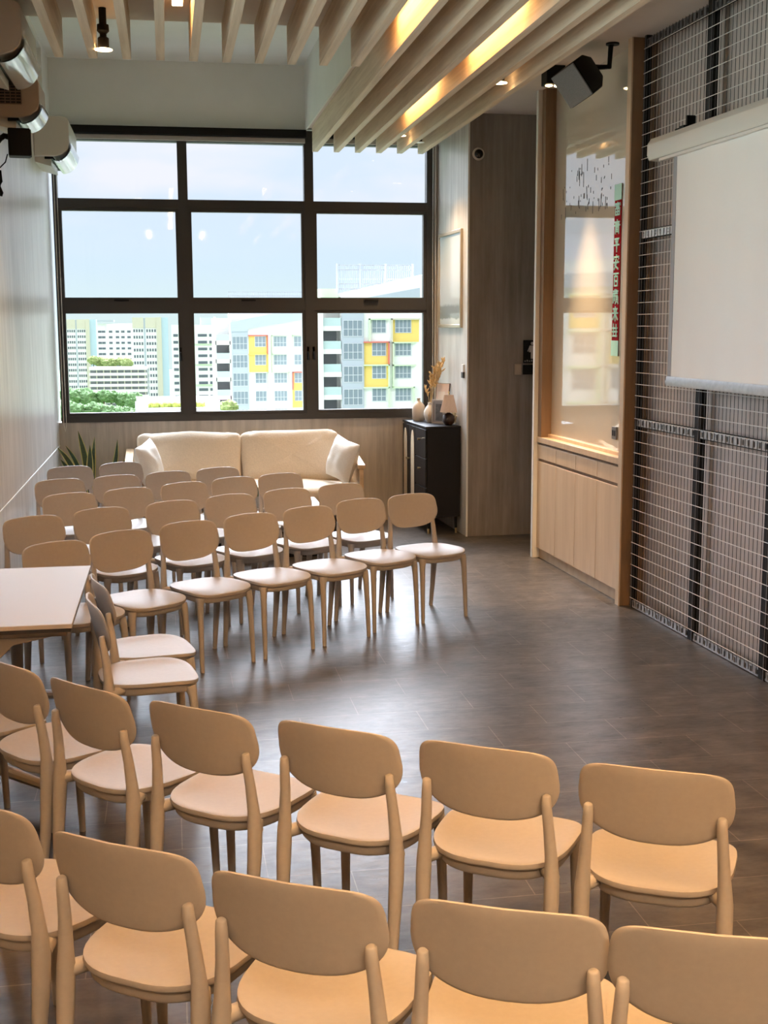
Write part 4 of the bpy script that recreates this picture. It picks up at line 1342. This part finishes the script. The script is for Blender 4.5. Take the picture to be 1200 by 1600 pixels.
for r in range(12):
    for x in (.4, 2.2, 4.2, 7.1, 8.3, 10.2):
        o = bpy.data.objects.new('window', tw4)
        COL.objects.link(o)
        o.parent = t
        o.location = (x, 0, -2.5 - r * 1.87)
    if r % 3 == 1:
        MB().box(6.2, 12.3, -.5, 0, -3.45 - r * 1.87, -3.3 - r * 1.87).build('green_ledge', FGR, t, smooth=0)
t = thing('car_park', 'open-sided white car park of stacked decks below the green shrubs', 'building', (-27.5, 450, -12.2), -.06)
MB().box(0, 20, 1.2, 10, -30, -.6).build('deep_interior', WPB, t, smooth=0)
for i in range(8):
    MB().box(0, 20, 0, 9, -i * 1.95 - .95, -i * 1.95).build('parapet', FW, t, smooth=0)
pc = MB()
for i in range(9):
    pc.box(i * 2.4, i * 2.4 + .3, .3, .9, -30, 0)
pc.build('columns', FBG, t, smooth=0)
t = thing('roof_garden', 'white low roof edge with a clipped green hedge at the window bottom', 'building', (-3.2, 120, -5.1))
MB().box(0, 8, 0, 6, -30, -.62).box(0, 1.2, 0, .5, -.62, 0).box(6.6, 8, 0, .5, -.62, 0).box(0, 8, 5, 5.4, -.62, .2).build('parapet', FW, t, smooth=0)
hd = MB()
rnd = random.Random(6)
for i in range(34):
    x = 1.0 + i * .17
    r = .22 + .12 * rnd.random()
    hd.lathe([(r * .3, -r), (r * .9, -r * .4), (r, .1), (r * .75, r * .6), (r * .1, r)], (x, .9 + rnd.random() * .6, -.5 + rnd.random() * .12), 7)
hd.build('hedge', mat('hedge_green', (.42, .48, .10), .9, noise=((3, 3, 3), .4, 4)), t, smooth=60)
def crown_mesh(seed, r, m):
    b = MB()
    n1, n2 = 44, 28
    vs = []
    for j in range(n2 + 1):
        ph = -PI / 2 + PI * j / n2
        for i in range(n1):
            th = 2 * PI * i / n1
            d = Vector((math.cos(th) * math.cos(ph), math.sin(th) * math.cos(ph), math.sin(ph)))
            q = 1 + .32 * mnoise.noise(d * 2.3 + Vector((seed, 0, 0))) + .22 * mnoise.noise(d * 6 + Vector((0, seed, 0))) + .16 * mnoise.noise(d * 14 + Vector((0, 0, seed)))
            vs.append(Vector((d.x, d.y, d.z * .72)) * r * q)
    fs = [(j * n1 + i, j * n1 + (i + 1) % n1, (j + 1) * n1 + (i + 1) % n1, (j + 1) * n1 + i) for j in range(n2) for i in range(n1)]
    return b.add(vs, fs)
def tree(x, y, z, r, m, label, group, seed):
    t = thing('tree', label, 'tree', (x, y, z - r * 2.2), 0, group)
    crown_mesh(seed, r, m).build('crown', m, t, loc=(0, 0, r * 2.2), smooth=80)
    MB().cyl((0, 0, -20), (0, 0, r * 1.8), .25, .15, 8).build('trunk', mat('bark', (.12, .08, .05), .9), t)
rnd = random.Random(12)
for i in range(20):
    x = -25 + (i % 10) * 1.85 + rnd.uniform(-.5, .5)
    back = i < 10
    tree(x, 316 + rnd.uniform(-3, 3) if back else 300 + rnd.uniform(-3, 3), (-14.6 if back else -17.2) + rnd.uniform(-.6, .6) - (.14 * (i % 10)), rnd.uniform(1.9, 2.6), TREEG, 'dense green treetop in the canopy below the car park', 'treetops below the car park', i * 3.7)
for i in range(6):
    tree(-27.0 + i * 2.4, 470 + rnd.uniform(-2, 2), -10.6 + rnd.uniform(-.5, .5), rnd.uniform(1.7, 2.4), TREEY, 'yellow-green shrub crown on top of the car park', 'shrubs above the car park', 50 + i * 2.1)
tree(7.0, 150, -7.6, 1.05, TREEY, 'single bright small tree in front of the white slab block', None, 91)

# --- block to the side, seen mirrored in the glossy panel
t = thing('apartment_block', 'apartment block seen only as a reflection in the cream glass panel', 'building', (-44, 95, 0))
MB().box(0, 24, 0, 12, -40, 5.2).prism([(0, 5.2), (24, 5.2), (24, 6.6), (0, 7.6)], -.5, 9, 'Y').build('wall', FW, t, smooth=0)
MB().prism([(0, 5.3), (24, 4.6), (24, 5.6), (0, 6.5)], -.6, -.5, 'Y').build('grey_gable_panel', FG, t, smooth=0)
for i in range(4):
    for k in range(7):
        zt = 4.2 - 2.9 * i
        fwin(t, 1.0 + 3.3 * k, zt, 1.9, 1.6, 4, 2)
        hood(.75 + 3.3 * k, 3.3 + 3.3 * k, zt - 2.5, zt + .25, FGR if k % 2 else FBG, t, True, bool(k % 2), not k % 2, (FY if (k + i) % 3 == 0 else None))
tr_ = MB()
for i in range(80):
    tr_.box(i * .3, i * .3 + .07, 2, 2.1, 7, 9.4)
for z in (9.3, 8.2, 7.4):
    tr_.box(0, 24, 2, 2.1, z, z + .1)
tr_.build('roof_trellis', TREL, t, smooth=0)
